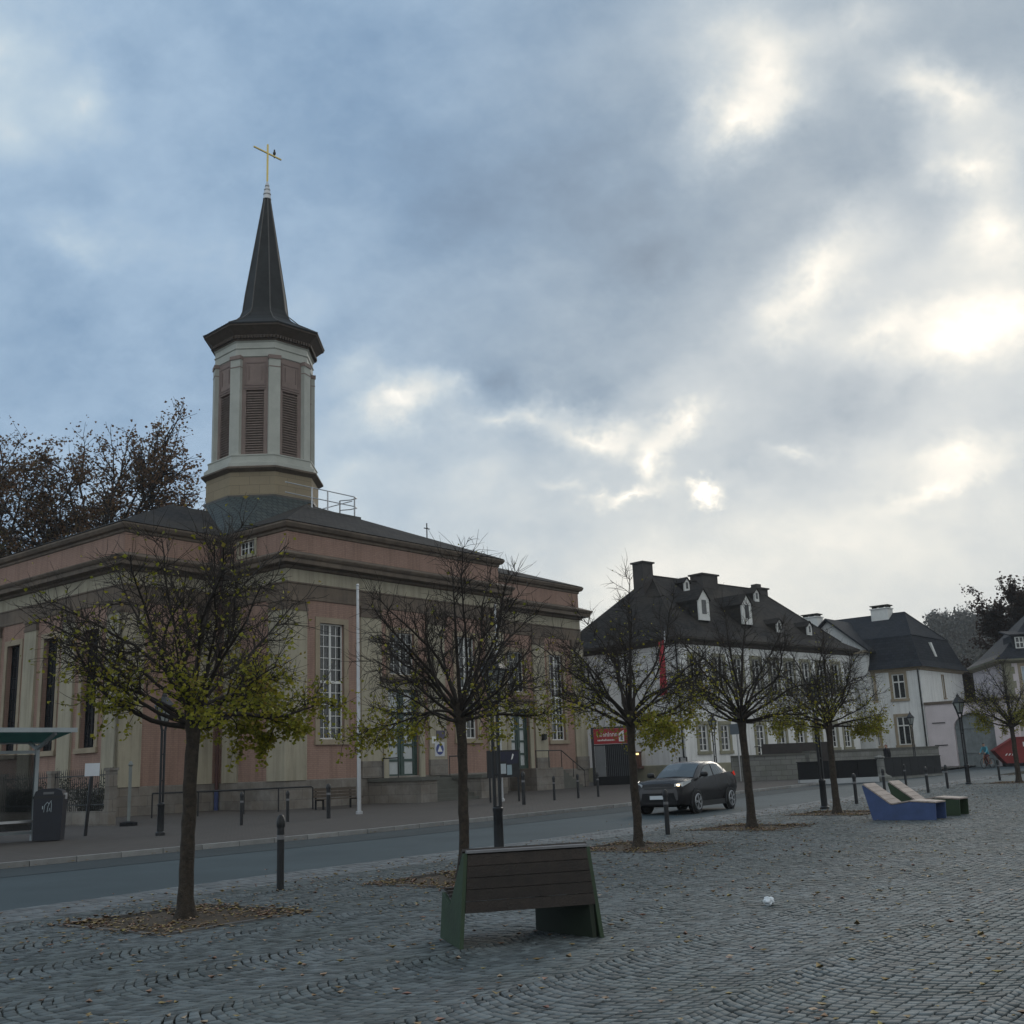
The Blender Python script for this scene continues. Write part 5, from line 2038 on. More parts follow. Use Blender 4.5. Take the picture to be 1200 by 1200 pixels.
PLA = mat('black_car_plastic', (.014, .014, .016), .6, .2, 6)
t = thing('car', 'dark grey compact crossover car with one headlight glowing, driving on the road', 'car', (5.05, 34.9, G(5, 35) - .02), R(237))
t.scale = (.95, .95, .95)
hd = 1.06
ST = [(2.17, .56, .66, .58, .34, .55, .80, .83), (2.1, .72, .79, .70, .26, .58, .88, .92), (1.95, .82, .86, .76, .22, .62, .95, .99), (1.6, .84, .885, .79, .22, .68, 1.0, 1.05), (1.2, .84, .88, .80, .22, .70, 1.03, 1.08),
      (.7, .83, .865, .80, .22, .70, 1.05, 1.09), (0, .83, .86, .79, .22, .70, 1.08, 1.11), (-.7, .83, .87, .80, .22, .72, 1.13, 1.14), (-1.05, .84, .91, .83, .22, .78, 1.17, 1.18), (-1.5, .84, .925, .84, .24, .82, 1.19, 1.2),
      (-1.85, .80, .90, .80, .3, .82, 1.18, 1.19), (-2.1, .74, .83, .73, .38, .8, 1.12, 1.14), (-2.19, .66, .74, .64, .44, .76, 1.04, 1.06)]
secs = []
for (x, wb, wm, ws, zb, zm, zs, zt) in ST:
    half = [(wb * .8, zb), (wb, zb + .06), (wm, zm - .12), (wm, zm + .04), ((wm + ws) / 2 + .015, (zm + zs) / 2 + .06), (ws, zs), (ws * .55, zt)]
    secs.append([(x, w_, z) for w_, z in half] + [(x, -w_, z) for w_, z in reversed(half)])
m = MB()
loft(m, secs)
# cabin shell in body colour
CB = [(.98, .74, .72, 1.05, 1.08), (.62, .75, .66, 1.07, 1.32), (.2, .76, .60, 1.08, 1.53), (-.25, .765, .60, 1.1, 1.6), (-.75, .77, .59, 1.12, 1.61), (-1.25, .77, .565, 1.14, 1.57), (-1.7, .74, .53, 1.16, 1.44), (-2.08, .68, .5, 1.13, 1.2)]
cs = []
for (x, wb, wm, ws, zb, zm, zs, zt) in ST:
    half = [(wb * .8, zb), (wb, zb + .06), (wm, zm - .12), (wm, zm + .04), ((wm + ws) / 2 + .015, (zm + zs) / 2 + .06), (ws, zs), (ws * .55, zt)]
    secs.append([(x, w_, z) for w_, z in half] + [(x, -w_, z) for w_, z in reversed(half)])
m = MB()
loft(m, secs)
# cabin shell in body colour
CB = [(1.0, .74, .72, 1.0, 1.03), (.62, .75, .66, 1.02, 1.27), (.2, .76, .60, 1.03, 1.475), (-.25, .765, .60, 1.05, 1.545), (-.75, .77, .59, 1.06, 1.55), (-1.25, .77, .565, 1.08, 1.5), (-1.7, .74, .53, 1.1, 1.37), (-2.05, .68, .5, 1.08, 1.14)]
cs = []
for (x, wb, wr, zb, zt) in CB:
    half = [(wb, zb - .05), (wb, zb), (wr + .03, zt - .07), (wr - .05, zt - .01), (wr * .45, zt + .02)]
    cs.append([(x, w_, z) for w_, z in half] + [(x, -w_, z) for w_, z in reversed(half)])
loft(m, cs)
body = m.build('body', PAINT, t, smooth=27)
def cab(x):
    for a_, b_ in zip(CB, CB[1:]):
        if b_[0] <= x <= a_[0]:
            u = (a_[0] - x) / (a_[0] - b_[0])
            return [a_[i] + (b_[i] - a_[i]) * u for i in range(5)]
def side_pt(x, h, s_, e=.012):
    _, wb, wr, zb, zt = cab(x)
    z = zb + (zt - .07 - zb) * h
    return (x, s_ * (wb + (wr + .03 - wb) * h + e), z)
m = MB()
top = [(x, w_, z) for x, w_, z in ((.9, .68, 1.10), (.9, -.68, 1.10), (.24, -.56, 1.475), (.24, .56, 1.475))]
def cabtop(x, f_, e=.02):
    _, wb, wr, zb, zt = cab(x)
    return (x + .012, f_ * wr * .9, zt + .02 * (1 - abs(f_)) + e - .015 * abs(f_))
rows = [[cabtop(x, f_) for f_ in (-1, -.5, 0, .5, 1)] for x in (.93, .62, .4, .22)]
for a_, b_ in zip(rows, rows[1:]):
    for i in range(4):
        m.add([a_[i], a_[i + 1], b_[i + 1], b_[i]], [(0, 1, 2, 3)])
m.build('windscreen', GLC, body)
rows = [[cabtop(x, f_) for f_ in (-1, -.5, 0, .5, 1)] for x in (-1.45, -1.7, -1.95)]
m = MB()
for a_, b_ in zip(rows, rows[1:]):
    for i in range(4):
        m.add([a_[i], a_[i + 1], b_[i + 1], b_[i]], [(0, 1, 2, 3)])
m.build('rear_window', GLC, body)
for s_ in (-1, 1):
    for xs, hh in (((.62, .3, .05, -.34), (.35, .82, .93, .95)), ((-.42, -.8, -1.05, -1.22), (.95, .94, .85, .5))):
        m = MB()
        lo_ = [side_pt(x, .08, s_) for x in xs]
        hi_ = [side_pt(x, h, s_) for x, h in zip(xs, hh)]
        for i in range(3):
            q_ = [lo_[i], lo_[i + 1], hi_[i + 1], hi_[i]]
            m.add(q_ if s_ < 0 else q_[::-1], [(0, 1, 2, 3)])
        m.build('side_window', GLC, body)
    m = MB()
    m.lathe([(.02, -.12), (.07, -.1), (.085, 0), (.07, .1), (.02, .12)], 8, (.72, s_ * .93, 1.16), axis='y')
    m.bar((.72, s_ * .76, 1.08), (.72, s_ * .9, 1.13), .04)
    m.build('mirror', PLA, body, smooth=True)
    # headlights, running back along the wing
    m = MB()
    q_ = [(2.13, s_ * .52, .82), (2.02, s_ * .765, .82), (1.62, s_ * .865, .95), (1.62, s_ * .85, 1.01), (1.95, s_ * .755, .95), (2.1, s_ * .52, .90)]
    m.ext([(x + .02, y + s_ * .02, z) for x, y, z in q_], (.015, s_ * .012, .01))
    hl = m.build('headlight', mat('headlight_lens', (.42, .44, .46), .12, .1, 6, spec=.8), t)
    if s_ > 0:
        m = MB()
        m.lathe([(.05, 0), (.055, .02), (.04, .05)], 12, (2.05, .66, .87), axis='y')
        m.box(2.06, 2.13, .62, .71, .84, .9)
        m.build('lit_bulb', mat('lit_headlight', (.9, .8, .6), .3, emit=(1, .78, .45), estr=2.6), hl)
    m = MB()
    m.ext([(-1.98, s_ * .83, 1.06), (-2.2, s_ * .66, 1.04), (-2.2, s_ * .66, 1.14), (-1.82, s_ * .85, 1.2)], (0, s_ * .03, .02))
    m.build('tail_light', mat('tail_light_red', (.35, .02, .02), .25, .1, 6, emit=(1, .08, .05), estr=.25), t)
    for x in (1.32, -1.32):
        m = MB()
        arc = [(x + r_ * math.cos(a_), .33 + r_ * math.sin(a_)) for r_, a_ in [(.42, a_) for a_ in np.linspace(-.25, PI + .25, 15)]] + [(x + .345 * math.cos(a_), .33 + .345 * math.sin(a_)) for a_ in np.linspace(PI + .25, -.25, 15)]
        for i in range(14):
            m.ext([(arc[i][0], s_ * .86, arc[i][1]), (arc[i + 1][0], s_ * .86, arc[i + 1][1]), (arc[28 - i][0], s_ * .86, arc[28 - i][1]), (arc[29 - i][0], s_ * .86, arc[29 - i][1])], (0, s_ * .055, 0))
        m.build('wheel_arch', PLA, t)
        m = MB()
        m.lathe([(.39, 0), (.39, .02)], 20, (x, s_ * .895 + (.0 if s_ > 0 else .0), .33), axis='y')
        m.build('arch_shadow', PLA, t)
        m = MB()
        y0_ = s_ * .70
        m.lathe([(.24, -.11), (.31, -.115), (.352, -.08), (.352, .08), (.31, .115), (.24, .11)], 24, (x, s_ * .83, .352), axis='y')
        w_ = m.build('wheel', RUB, t, smooth=40)
        m = MB()
        yy = s_ * .945
        for k in range(5):
            a_ = 2 * PI * k / 5 + x
            for da in (-.16, .16):
                m.bar((x + .05 * math.cos(a_), yy, .352 + .05 * math.sin(a_)), (x + .225 * math.cos(a_ + da), yy, .352 + .225 * math.sin(a_ + da)), .035, .03)
        m.tube([(x + .23 * math.cos(a_), yy, .352 + .23 * math.sin(a_)) for a_ in np.linspace(0, 2 * PI, 25)], .018, 6)
        m.lathe([(.055, -.02), (.055, .02)], 10, (x, yy, .352), axis='y')
        m.build('rim', ALLOY, w_)
    m = MB()
    m.box(-.95, .92, s_ * .80 if s_ > 0 else -.885, s_ * .885 if s_ > 0 else -.80, .2, .36)
    m.build('sill', PLA, t)
m = MB()
m.ext([(2.1, -.62, .30), (2.1, .62, .30), (2.16, .52, .64), (2.16, -.52, .64)], (.06, 0, 0))
m.build('lower_grille', PLA, t)
m = MB()
m.ext([(2.13, -.48, .77), (2.13, .48, .77), (2.1, .54, .86), (2.1, -.54, .86)], (.05, 0, 0))
m.build('upper_grille', PLA, t)
m = MB()
m.lathe([(.07, -.01), (.07, .01)], 14, (2.2, 0, .76), axis='y')
m = MB()
m.box(2.18, 2.235, -.26, .26, .46, .57)
np_ = m.build('number_plate', mat('plate_white', (.62, .66, .7), .4, .05), t)
m = MB()
m.box(2.236, 2.24, .215, .255, .465, .565)
m.build('plate_band', BLUE, np_)
for s_ in (-1, 1):
    m = MB()
    m.box(2.02, 2.09, s_ * .72 if s_ > 0 else -.62, s_ * .62 if s_ < 0 else .72, .36, .48) if False else m.lathe([(.05, 0), (.05, .02)], 10, (2.06, s_ * .66, .42), axis='y')
    m.build('fog_light', ALLOY, t)

# ---------------------------------------------------------------- people
def figure(name, P, E, rad, root, mats, pick, parent=None, loc=None, rz=0):
    """One continuous body grown round a posed skeleton, coloured by region."""
    me = bpy.data.meshes.new(name)
    me.from_pydata([P[k] for k in P], [(list(P).index(a_), list(P).index(b_)) for a_, b_ in E], [])
    ob = bpy.data.objects.new(name, me)
    COL.objects.link(ob)
    sk_ = ob.modifiers.new('skin', 'SKIN')
    for i, k in enumerate(P):
        me.skin_vertices[0].data[i].radius = (rad[k], rad[k])
        me.skin_vertices[0].data[i].use_root = k == root
    ss = ob.modifiers.new('sub', 'SUBSURF')
    ss.levels = ss.render_levels = 1
    dg = bpy.context.evaluated_depsgraph_get()
    m2 = bpy.data.meshes.new_from_object(ob.evaluated_get(dg))
    ob.modifiers.clear()
    ob.data = m2
    m2.materials.clear()
    for q_ in mats:
        m2.materials.append(q_)
    for p in m2.polygons:
        p.use_smooth = True
        p.material_index = pick(p.center)
    ob.parent = parent
    if loc is not None:
        ob.location = loc
        ob.rotation_euler = (0, 0, rz)
    return ob
SKIN = mat('skin', (.42, .25, .18), .6, .1, 8)
CYAN = mat('light_blue_jacket', (.07, .28, .36), .75, .15, 6)
TROU = mat('dark_red_trousers', (.10, .03, .035), .85, .2, 6)
COAT = mat('dark_coat', (.018, .017, .02), .85, .2, 6)
HAIR = mat('dark_hair', (.03, .02, .015), .8, .2, 20)
HAIRR = mat('reddish_hair', (.12, .035, .02), .8, .2, 20)
cyc_at = (32.75, 79.6, G(34, 80) - .02)
cz = R(215)
P = {'pel': (0, 0, .98), 'wai': (.1, 0, 1.16), 'che': (.26, 0, 1.38), 'nec': (.33, 0, 1.5), 'hd0': (.37, 0, 1.6), 'hd1': (.39, 0, 1.74),
     'shl': (.27, .17, 1.42), 'ell': (.42, .24, 1.17), 'wrl': (.6, .2, 1.04), 'fil': (.68, .19, 1.02), 'shr': (.27, -.17, 1.42), 'elr': (.42, -.24, 1.17), 'wrr': (.6, -.2, 1.04), 'fir': (.68, -.19, 1.02),
     'hil': (.02, .1, .94), 'knl': (.4, .11, .78), 'anl': (.2, .11, .38), 'tol': (.36, .11, .33), 'hir': (.02, -.1, .94), 'knr': (.34, -.11, .58), 'anr': (.08, -.11, .2), 'tor': (.24, -.11, .15)}
E = [('pel', 'wai'), ('wai', 'che'), ('che', 'nec'), ('nec', 'hd0'), ('hd0', 'hd1'), ('che', 'shl'), ('shl', 'ell'), ('ell', 'wrl'), ('wrl', 'fil'), ('che', 'shr'), ('shr', 'elr'), ('elr', 'wrr'), ('wrr', 'fir'),
     ('pel', 'hil'), ('hil', 'knl'), ('knl', 'anl'), ('anl', 'tol'), ('pel', 'hir'), ('hir', 'knr'), ('knr', 'anr'), ('anr', 'tor')]
rad = dict(pel=.15, wai=.13, che=.16, nec=.06, hd0=.1, hd1=.085, shl=.075, ell=.055, wrl=.042, fil=.035, shr=.075, elr=.055, wrr=.042, fir=.035, hil=.1, knl=.075, anl=.05, tol=.04, hir=.1, knr=.075, anr=.05, tor=.04)
def pk(c):
    if c.z > 1.66 or (c.z > 1.56 and c.x < .34):
        return 3
    if c.z > 1.5:
        return 0
    if c.x > .6 and c.z < 1.1 and c.z > .9:
        return 0
    if c.z > .98 or (c.z > .9 and c.x < .1):
        return 1
    return 2
pr_ = figure('person', P, E, rad, 'pel', [SKIN, CYAN, TROU, HAIR], pk, None, cyc_at, cz)
tag(pr_, 'person in a light blue jacket and dark red trousers riding a bicycle', 'person')
bk = thing('bicycle', 'bicycle ridden by the person in the light blue jacket', 'bicycle', cyc_at, cz)
for x in (-.42, .62):
    m = MB()
    m.tube([(x + .33 * math.cos(a_), 0, .34 + .33 * math.sin(a_)) for a_ in np.linspace(0, 2 * PI, 29)], .02, 6)
    w_ = m.build('wheel', RUB, bk)
    m = MB()
    for k in range(10):
        a_ = PI * k / 10
        m.tube([(x - .32 * math.cos(a_), 0, .34 - .32 * math.sin(a_)), (x + .32 * math.cos(a_), 0, .34 + .32 * math.sin(a_))], .004, 4)
    m.build('spokes', ALLOY, w_)
m = MB()
for a_, b_ in (((-.42, 0, .34), (.02, 0, .32)), ((.02, 0, .32), (-.08, 0, .84)), ((-.42, 0, .34), (-.06, 0, .76)), ((.02, 0, .32), (.48, 0, .8)), ((-.06, 0, .78), (.46, 0, .86)), ((.46, 0, .95), (.62, 0, .34))):
    m.tube([a_, b_], .022, 6)
m.build('frame', mat('orange_bike_frame', (.3, .1, .03), .4, .1), bk)
m = MB()
m.tube([(.46, 0, .93), (.47, 0, 1.0)], .018, 6)
m.tube([(.58, .24, 1.0), (.5, .16, 1.01), (.47, 0, 1.0), (.5, -.16, 1.01), (.58, -.24, 1.0)], .016, 6)
m.build('handlebar', BLACK, bk)
m = MB()
m.box(-.2, .08, -.07, .07, .84, .89)
m.build('saddle', BLACK, bk)
m = MB()
m.tube([(.02, -.1, .2), (.02, .1, .2)], .015, 6)
m.tube([(.02, -.08, .32), (.1, -.09, .18)], .014, 6)
m.tube([(.02, .08, .32), (-.05, .09, .42)], .014, 6)
m.lathe([(.09, -.01), (.09, .01)], 14, (.02, -.05, .32), axis='y')
m.build('cranks', BLACK, bk)
P = {'pel': (0, 0, .95), 'wai': (0, 0, 1.12), 'che': (.0, 0, 1.36), 'nec': (.02, 0, 1.5), 'hd0': (.03, 0, 1.6), 'hd1': (.03, 0, 1.73),
     'shl': (0, .18, 1.42), 'ell': (-.02, .24, 1.14), 'wrl': (.05, .23, .9), 'fil': (.07, .22, .8), 'shr': (0, -.18, 1.42), 'elr': (-.02, -.24, 1.14), 'wrr': (.05, -.23, .9), 'fir': (.07, -.22, .8),
     'hil': (0, .1, .9), 'knl': (.1, .1, .5), 'anl': (.05, .1, .09), 'tol': (.2, .1, .04), 'hir': (0, -.1, .9), 'knr': (.0, -.1, .5), 'anr': (-.15, -.1, .1), 'tor': (0, -.1, .04)}
pr2 = figure('person', P, E, rad, 'pel', [SKIN, COAT, COAT, HAIRR], lambda c: 3 if (c.z > 1.66 or (c.z > 1.56 and c.x < .0)) else 0 if c.z > 1.52 or (c.z < .88 and abs(c.y) > .19) else 1 if c.z > .85 else 2, None, (20.35, 63.0, G(20, 63) + .12), R(200))
tag(pr2, 'person in a dark coat with reddish hair walking behind the dark metal barrier', 'person')

# ---------------------------------------------------------------- trees
class Wood:
    """Fast collector for many tapered branch tubes."""
    def __init__(s):
        s.V, s.F, s.n = [], [], 0
    def tube(s, pts, rad, k):
        p = np.asarray(pts, float)
        n = len(p)
        d = np.empty_like(p)
        d[1:-1] = p[2:] - p[:-2]
        d[0], d[-1] = p[1] - p[0], p[-1] - p[-2]
        d /= np.linalg.norm(d, axis=1, keepdims=True) + 1e-9
        ref = np.array((.31, .17, .93)) if abs(d[0, 2]) < .8 else np.array((.93, .31, .17))
        a = np.cross(d, ref)
        a /= np.linalg.norm(a, axis=1, keepdims=True) + 1e-9
        b = np.cross(d, a)
        t = np.arange(k) * 2 * PI / k
        r = np.asarray(rad, float)[:, None, None]
        V = p[:, None, :] + (a[:, None, :] * np.cos(t)[None, :, None] + b[:, None, :] * np.sin(t)[None, :, None]) * r
        s.V.append(V.reshape(-1, 3))
        i, j = np.meshgrid(np.arange(n - 1), np.arange(k), indexing='ij')
        j2 = (j + 1) % k
        s.F.append((np.stack([i * k + j, i * k + j2, (i + 1) * k + j2, (i + 1) * k + j], -1).reshape(-1, 4) + s.n))
        s.n += n * k
    def build(s, name, m, parent, smooth=True):
        return quads(name, np.concatenate(s.V), np.concatenate(s.F), m, parent, smooth)

def quads(name, V, F, m, parent, smooth=False):
    me = bpy.data.meshes.new(name)
    me.vertices.add(len(V))
    me.vertices.foreach_set('co', np.ascontiguousarray(V, dtype=np.float32).ravel())
    me.loops.add(F.size)
    me.loops.foreach_set('vertex_index', np.ascontiguousarray(F, dtype=np.int32).ravel())
    me.polygons.add(len(F))
    me.polygons.foreach_set('loop_start', (np.arange(len(F)) * F.shape[1]).astype(np.int32))
    if smooth:
        me.polygons.foreach_set('use_smooth', np.ones(len(F), bool))
    me.materials.append(m)
    me.update(calc_edges=True)
    o = bpy.data.objects.new(name, me)
    COL.objects.link(o)
    if parent is not None:
        o.parent = parent
    return o

def leaf_cards(rng, C, size, fold=.25, up=0.35, rot=None):
    """Folded two-facet leaves scattered at points C."""
    n = len(C)
    d = rng.normal(0, 1, (n, 3))
    d[:, 2] = d[:, 2] * .5 - up
    d /= np.linalg.norm(d, axis=1, keepdims=True)
    w = np.cross(d, rng.normal(0, 1, (n, 3)))
    w /= np.linalg.norm(w, axis=1, keepdims=True) + 1e-9
    nr = np.cross(d, w)
    s = (size * rng.uniform(.65, 1.25, n))[:, None]
    base, tip = C, C + d * s
    mid = C + d * s * .5 - nr * s * fold * .3
    l, r = mid + w * s * .42 + nr * s * fold, mid - w * s * .42 + nr * s * fold
    V = np.stack([base, l, tip, mid, r], 1).reshape(-1, 3)
    o = (np.arange(n) * 5)[:, None]
    F = np.concatenate([o + np.array([[0, 3, 2, 1]]), o + np.array([[0, 4, 2, 3]])])
    return V, F

def grow(rng, p, d, length, n, wob, up):
    pts = [p]
    d = d / np.linalg.norm(d)
    st = length / n
    for _ in range(n):
        d = d + rng.normal(0, wob, 3) + np.array((0, 0, up))
        d = d / np.linalg.norm(d)
        p = p + d * st
        pts.append(p)
    return np.array(pts)

def side_dir(rng, d, ang):
    d = d / np.linalg.norm(d)
    v = np.cross(d, rng.normal(0, 1, 3))
    v /= np.linalg.norm(v) + 1e-9
    return d * math.cos(ang) + v * math.sin(ang)

YLEAF = [(.15, .16, .015), (.27, .26, .022), (.34, .31, .03), (.2, .22, .022), (.38, .32, .035), (.13, .15, .018), (.3, .2, .04)]
LEAFM = mat('autumn_lime_leaf', (.2, .2, .02), .6, 0, 2, island_cols=YLEAF, transl=.4)

def square_tree(seed, at, Hc, Rc, Ht, r_base, label, leaves=1700, spike=.35, sparse=1., leafm=LEAFM, lean=(0, 0)):
    rng = np.random.default_rng(seed)
    t = thing('square_tree', label, 'tree', (at[0], at[1], G(*at) - .02), rng.uniform(0, 6), 'pollarded trees along the square')
    w = Wood()
    # trunk: flared foot, slightly crooked, knobbly head
    zs = np.concatenate([[0, .05, .13, .25, .4], np.linspace(.55, Hc - .3, 12), [Hc - .18, Hc - .05, Hc + .08, Hc + .18]])
    rr = np.concatenate([[1.85, 1.6, 1.32, 1.15, 1.06], np.linspace(1.02, .93, 12), [1.02, 1.25, 1.2, .9]]) * r_base
    rr = rr * (1 + rng.normal(0, .035, len(zs)))
    cr_ = np.cumsum(rng.normal(0, .006, (len(zs), 2)), axis=0) + np.outer(zs, rng.normal(0, .008, 2))
    w.tube(np.column_stack([cr_, zs]), rr, 14)
    w.build('trunk', BARK, t)
    c = np.array((cr_[-1, 0], cr_[-1, 1], Hc))
    br = Wood()
    tw_ = Wood()
    leaf_p = []
    prim = []
    n_p = 24
    for i in range(n_p):
        azm = i * 2.399 + rng.uniform(-.3, .3)
        f_ = (i + .5) / n_p
        elv = R(4 + 66 * f_ ** 1.1) + rng.normal(0, .07)
        start = c + np.array((math.cos(azm) * r_base * .7, math.sin(azm) * r_base * .7, -.12 + .5 * f_ * rng.uniform(.3, 1)))
        hx, hz = Rc, (Ht - Hc)
        ln_ = ((abs(math.cos(elv)) / hx) ** 2.7 + (abs(math.sin(elv)) / hz) ** 2.7) ** (-1 / 2.7) * rng.uniform(.84, 1.02)
        d = np.array((math.cos(azm) * math.cos(elv), math.sin(azm) * math.cos(elv), math.sin(elv)))
        pts = grow(rng, start, d, ln_ * 1.05, 9, .13, .03 if elv < .5 else -.015)
        r0 = rng.uniform(.022, .037) * (r_base / .085)
        rad_ = np.linspace(r0, .007, 10)
        br.tube(pts, rad_, 7)
        prim.append((pts, rad_, ln_))
    pts = grow(rng, c, np.array((rng.normal(0, .06), rng.normal(0, .06), 1.)), (Ht - Hc) + spike, 10, .04, .02)
    br.tube(pts, np.linspace(.04, .005, 11) * (r_base / .085), 7)
    prim.append((pts, np.linspace(.04, .005, 11), Ht - Hc))
    sec = []
    for pts, rad_, ln_ in prim:
        m_ = int(ln_ / .115 * sparse)
        for k in range(m_):
            u = .27 + .73 * (k + rng.uniform(0, 1)) / m_
            f_ = u * (len(pts) - 1)
            i = min(int(f_), len(pts) - 2)
            p = pts[i] + (pts[i + 1] - pts[i]) * (f_ - i)
            d = side_dir(rng, pts[i + 1] - pts[i], rng.uniform(.5, 1.05))
            l2 = rng.uniform(.3, .75) * (1.1 - .5 * u)
            q_ = grow(rng, p, d, l2, 5, .2, .02)
            r2 = min(rad_[i] * .6, rng.uniform(.007, .012))
            br.tube(q_, np.linspace(r2, .0035, 6), 4)
            sec.append((q_, l2))
        sec.append((pts[-5:], .5))
    twig_pts = []
    for q_, l2 in sec:
        m_ = max(3, int(l2 / .052 * sparse))
        for k in range(m_):
            f_ = rng.uniform(.12, 1) * (len(q_) - 1)
            i = min(int(f_), len(q_) - 2)
            p = q_[i] + (q_[i + 1] - q_[i]) * (f_ - i)
            d = side_dir(rng, q_[i + 1] - q_[i], rng.uniform(.4, 1.1))
            s_ = grow(rng, p, d, rng.uniform(.16, .42), 3, .2, .06)
            tw_.tube(s_, np.array([.0042, .0036, .003, .0018]), 3)
            twig_pts.append(s_[1:])
    br.build('branches', TWIG, t)
    tw_.build('twigs', TWIG, t)
    tp = np.concatenate(twig_pts)
    hrel = (tp[:, 2] - (Hc - .25)) / (Ht - Hc)
    rrel = np.hypot(tp[:, 0], tp[:, 1]) / Rc
    # the leaves that are left hang low and outside, in uneven tufts
    ph = rng.uniform(0, 6, 4)
    azp = np.arctan2(tp[:, 1], tp[:, 0])
    tuft =   .7 + .3 * np.sin(azp * 3 + ph[0]) * np.sin(azp * 5 + ph[1] + rrel * 3)
    pr = np.exp(-np.clip(hrel, 0, 2) * 9.5) * (.2 + np.clip(rrel, 0, 1.1)) * tuft + .003
    pr /= pr.sum()
    idx = rng.choice(len(tp), leaves, p=pr)
    V, F = leaf_cards(rng, tp[idx] + rng.normal(0, .035, (leaves, 3)), .055)
    o = quads('leaves', V, F, leafm, t)
    o['kind'] = 'stuff'
    return t
TL = ['nearest tree, wide bare crown with yellow-green leaves low down',
      'tree directly behind the green bench with a bare, finely twigged crown',
      'tree standing left of the dark grey car, lime leaves at its crown\'s lower edge',
      'nearly bare tree standing right of the dark grey car',
      'small yellow-leaved tree left of the blue lounger, beside a street lamp',
      'olive-leaved tree at the right edge before the red skip']
TP = [(11, 2.28, 1.82, 4.45, .082, 6500, .2), (12, 2.35, 1.5, 4.55, .076, 2200, .1), (23, 2.35, 1.85, 4.7, .08, 4200, .5), (34, 2.45, 1.8, 4.9, .092, 900, .2), (45, 2.35, 1.55, 4.65, .09, 4500, .2), (56, 2.45, 2.0, 5.0, .1, 8000, .1)]
for (at, lb, (sd_, Hc, Rc, Ht, rb, nl, sp_)) in zip(TREES, TL, TP):
    square_tree(sd_, at, Hc, Rc, Ht, rb, lb, nl, sp_)

def big_tree(seed, at, z0, H, Rc, crown_base, label, leafm, n_leaf, lsize, r_base=.45, n_p=15, group=None, top_bias=1., name='tall_tree', trunk_split=.3, forks=1.35):
    rng = np.random.default_rng(seed)
    t = thing(name, label, 'tree', (at[0], at[1], z0), 0, group)
    w = Wood()
    ht = H * trunk_split
    w.tube(grow(rng, np.zeros(3), np.array((0, 0, 1.)), ht, 6, .03, .05), np.linspace(r_base * 1.3, r_base * .8, 7), 10)
    w.build('trunk', BARK, t)
    br = Wood()
    tips = []
    c = np.array((0, 0, ht))
    for i in range(n_p):
        azm = i * 2.399 + rng.uniform(-.3, .3)
        f_ = (i + .5) / n_p
        elv = R(8 + 76 * f_ ** 1.1) + rng.normal(0, .08)
        st = np.array((0, 0, ht * rng.uniform(.62, 1.0) if f_ < .5 else ht))
        hz = H - st[2]
        ln_ = ((abs(math.cos(elv)) / Rc) ** 2.4 + (abs(math.sin(elv)) / hz) ** 2.4) ** (-1 / 2.4) * rng.uniform(.88, 1.0)
        d = np.array((math.cos(azm) * math.cos(elv), math.sin(azm) * math.cos(elv), math.sin(elv)))
        pts = grow(rng, st, d, ln_, 9, .09, .0)
        rad_ = np.linspace(r_base * .42, .035, 10)
        br.tube(pts, rad_, 6)
        for k in range(int(11 * forks)):
            f2 = rng.uniform(.25, 1) * 9
            i2 = min(int(f2), 8)
            p = pts[i2] + (pts[i2 + 1] - pts[i2]) * (f2 - i2)
            d2 = side_dir(rng, pts[i2 + 1] - pts[i2], rng.uniform(.45, .95))
            q_ = grow(rng, p, d2, ln_ * rng.uniform(.14, .3), 5, .16, .0)
            br.tube(q_, np.linspace(.065, .016, 6), 4)
            for j in range(int(10 * forks)):
                i3 = rng.integers(0, 5)
                p3 = q_[i3] + (q_[i3 + 1] - q_[i3]) * rng.uniform()
                s_ = grow(rng, p3, side_dir(rng, q_[i3 + 1] - q_[i3], rng.uniform(.4, 1)), rng.uniform(.6, 1.5) * H / 25, 3, .18, .05)
                br.tube(s_, np.array([.024, .02, .016, .01]), 3)
                tips.append(s_[1:])
    br.build('branches', TWIG, t)
    if n_leaf:
        tp = np.concatenate(tips)
        pr = .3 + top_bias * np.clip((tp[:, 2] - crown_base) / (H - crown_base), 0, 1) ** 2
        # clumpy: weight by a slow pattern through the crown
        pr *= np.clip(.6 + np.sin(tp[:, 0] * 1.3 + seed) * np.sin(tp[:, 1] * 1.1) * np.sin(tp[:, 2] * 1.5 + 1), .15, 2)
        idx = rng.choice(len(tp), n_leaf, p=pr / pr.sum())
        V, F = leaf_cards(rng, tp[idx] + rng.normal(0, .22, (n_leaf, 3)), lsize, up=.1)
        o = quads('leaves', V, F, leafm, t)
        o['kind'] = 'stuff'
    return t
REDL = mat('russet_beech_leaf', (.05, .02, .018), .7, 0, 2, transl=.5, island_cols=[(.14, .075, .045), (.17, .10, .055), (.10, .06, .036), (.2, .11, .055), (.11, .09, .035)])
OLIL = mat('dull_olive_leaf', (.05, .05, .02), .7, 0, 2, transl=.5, island_cols=[(.05, .045, .015), (.075, .06, .02), (.04, .035, .016), (.1, .07, .02)])
BEEL = mat('copper_beech_leaf', (.03, .016, .014), .7, 0, 2, transl=.5, island_cols=[(.028, .013, .011), (.04, .02, .014), (.022, .015, .012), (.055, .028, .016)])
GB = 'tall trees behind the church'
big_tree(71, (-29.6, 77), .3, 26.6, 8.8, 9, 'broad brown crowned beech behind the church, nearest the spire', REDL, 30000, .24, .5, 40, GB, .25, trunk_split=.42)
big_tree(73, (-40.5, 80), .3, 27.5, 9, 9, 'broad brown crowned beech behind the church at the left edge', REDL, 22000, .24, .5, 28, GB, .25, trunk_split=.4)
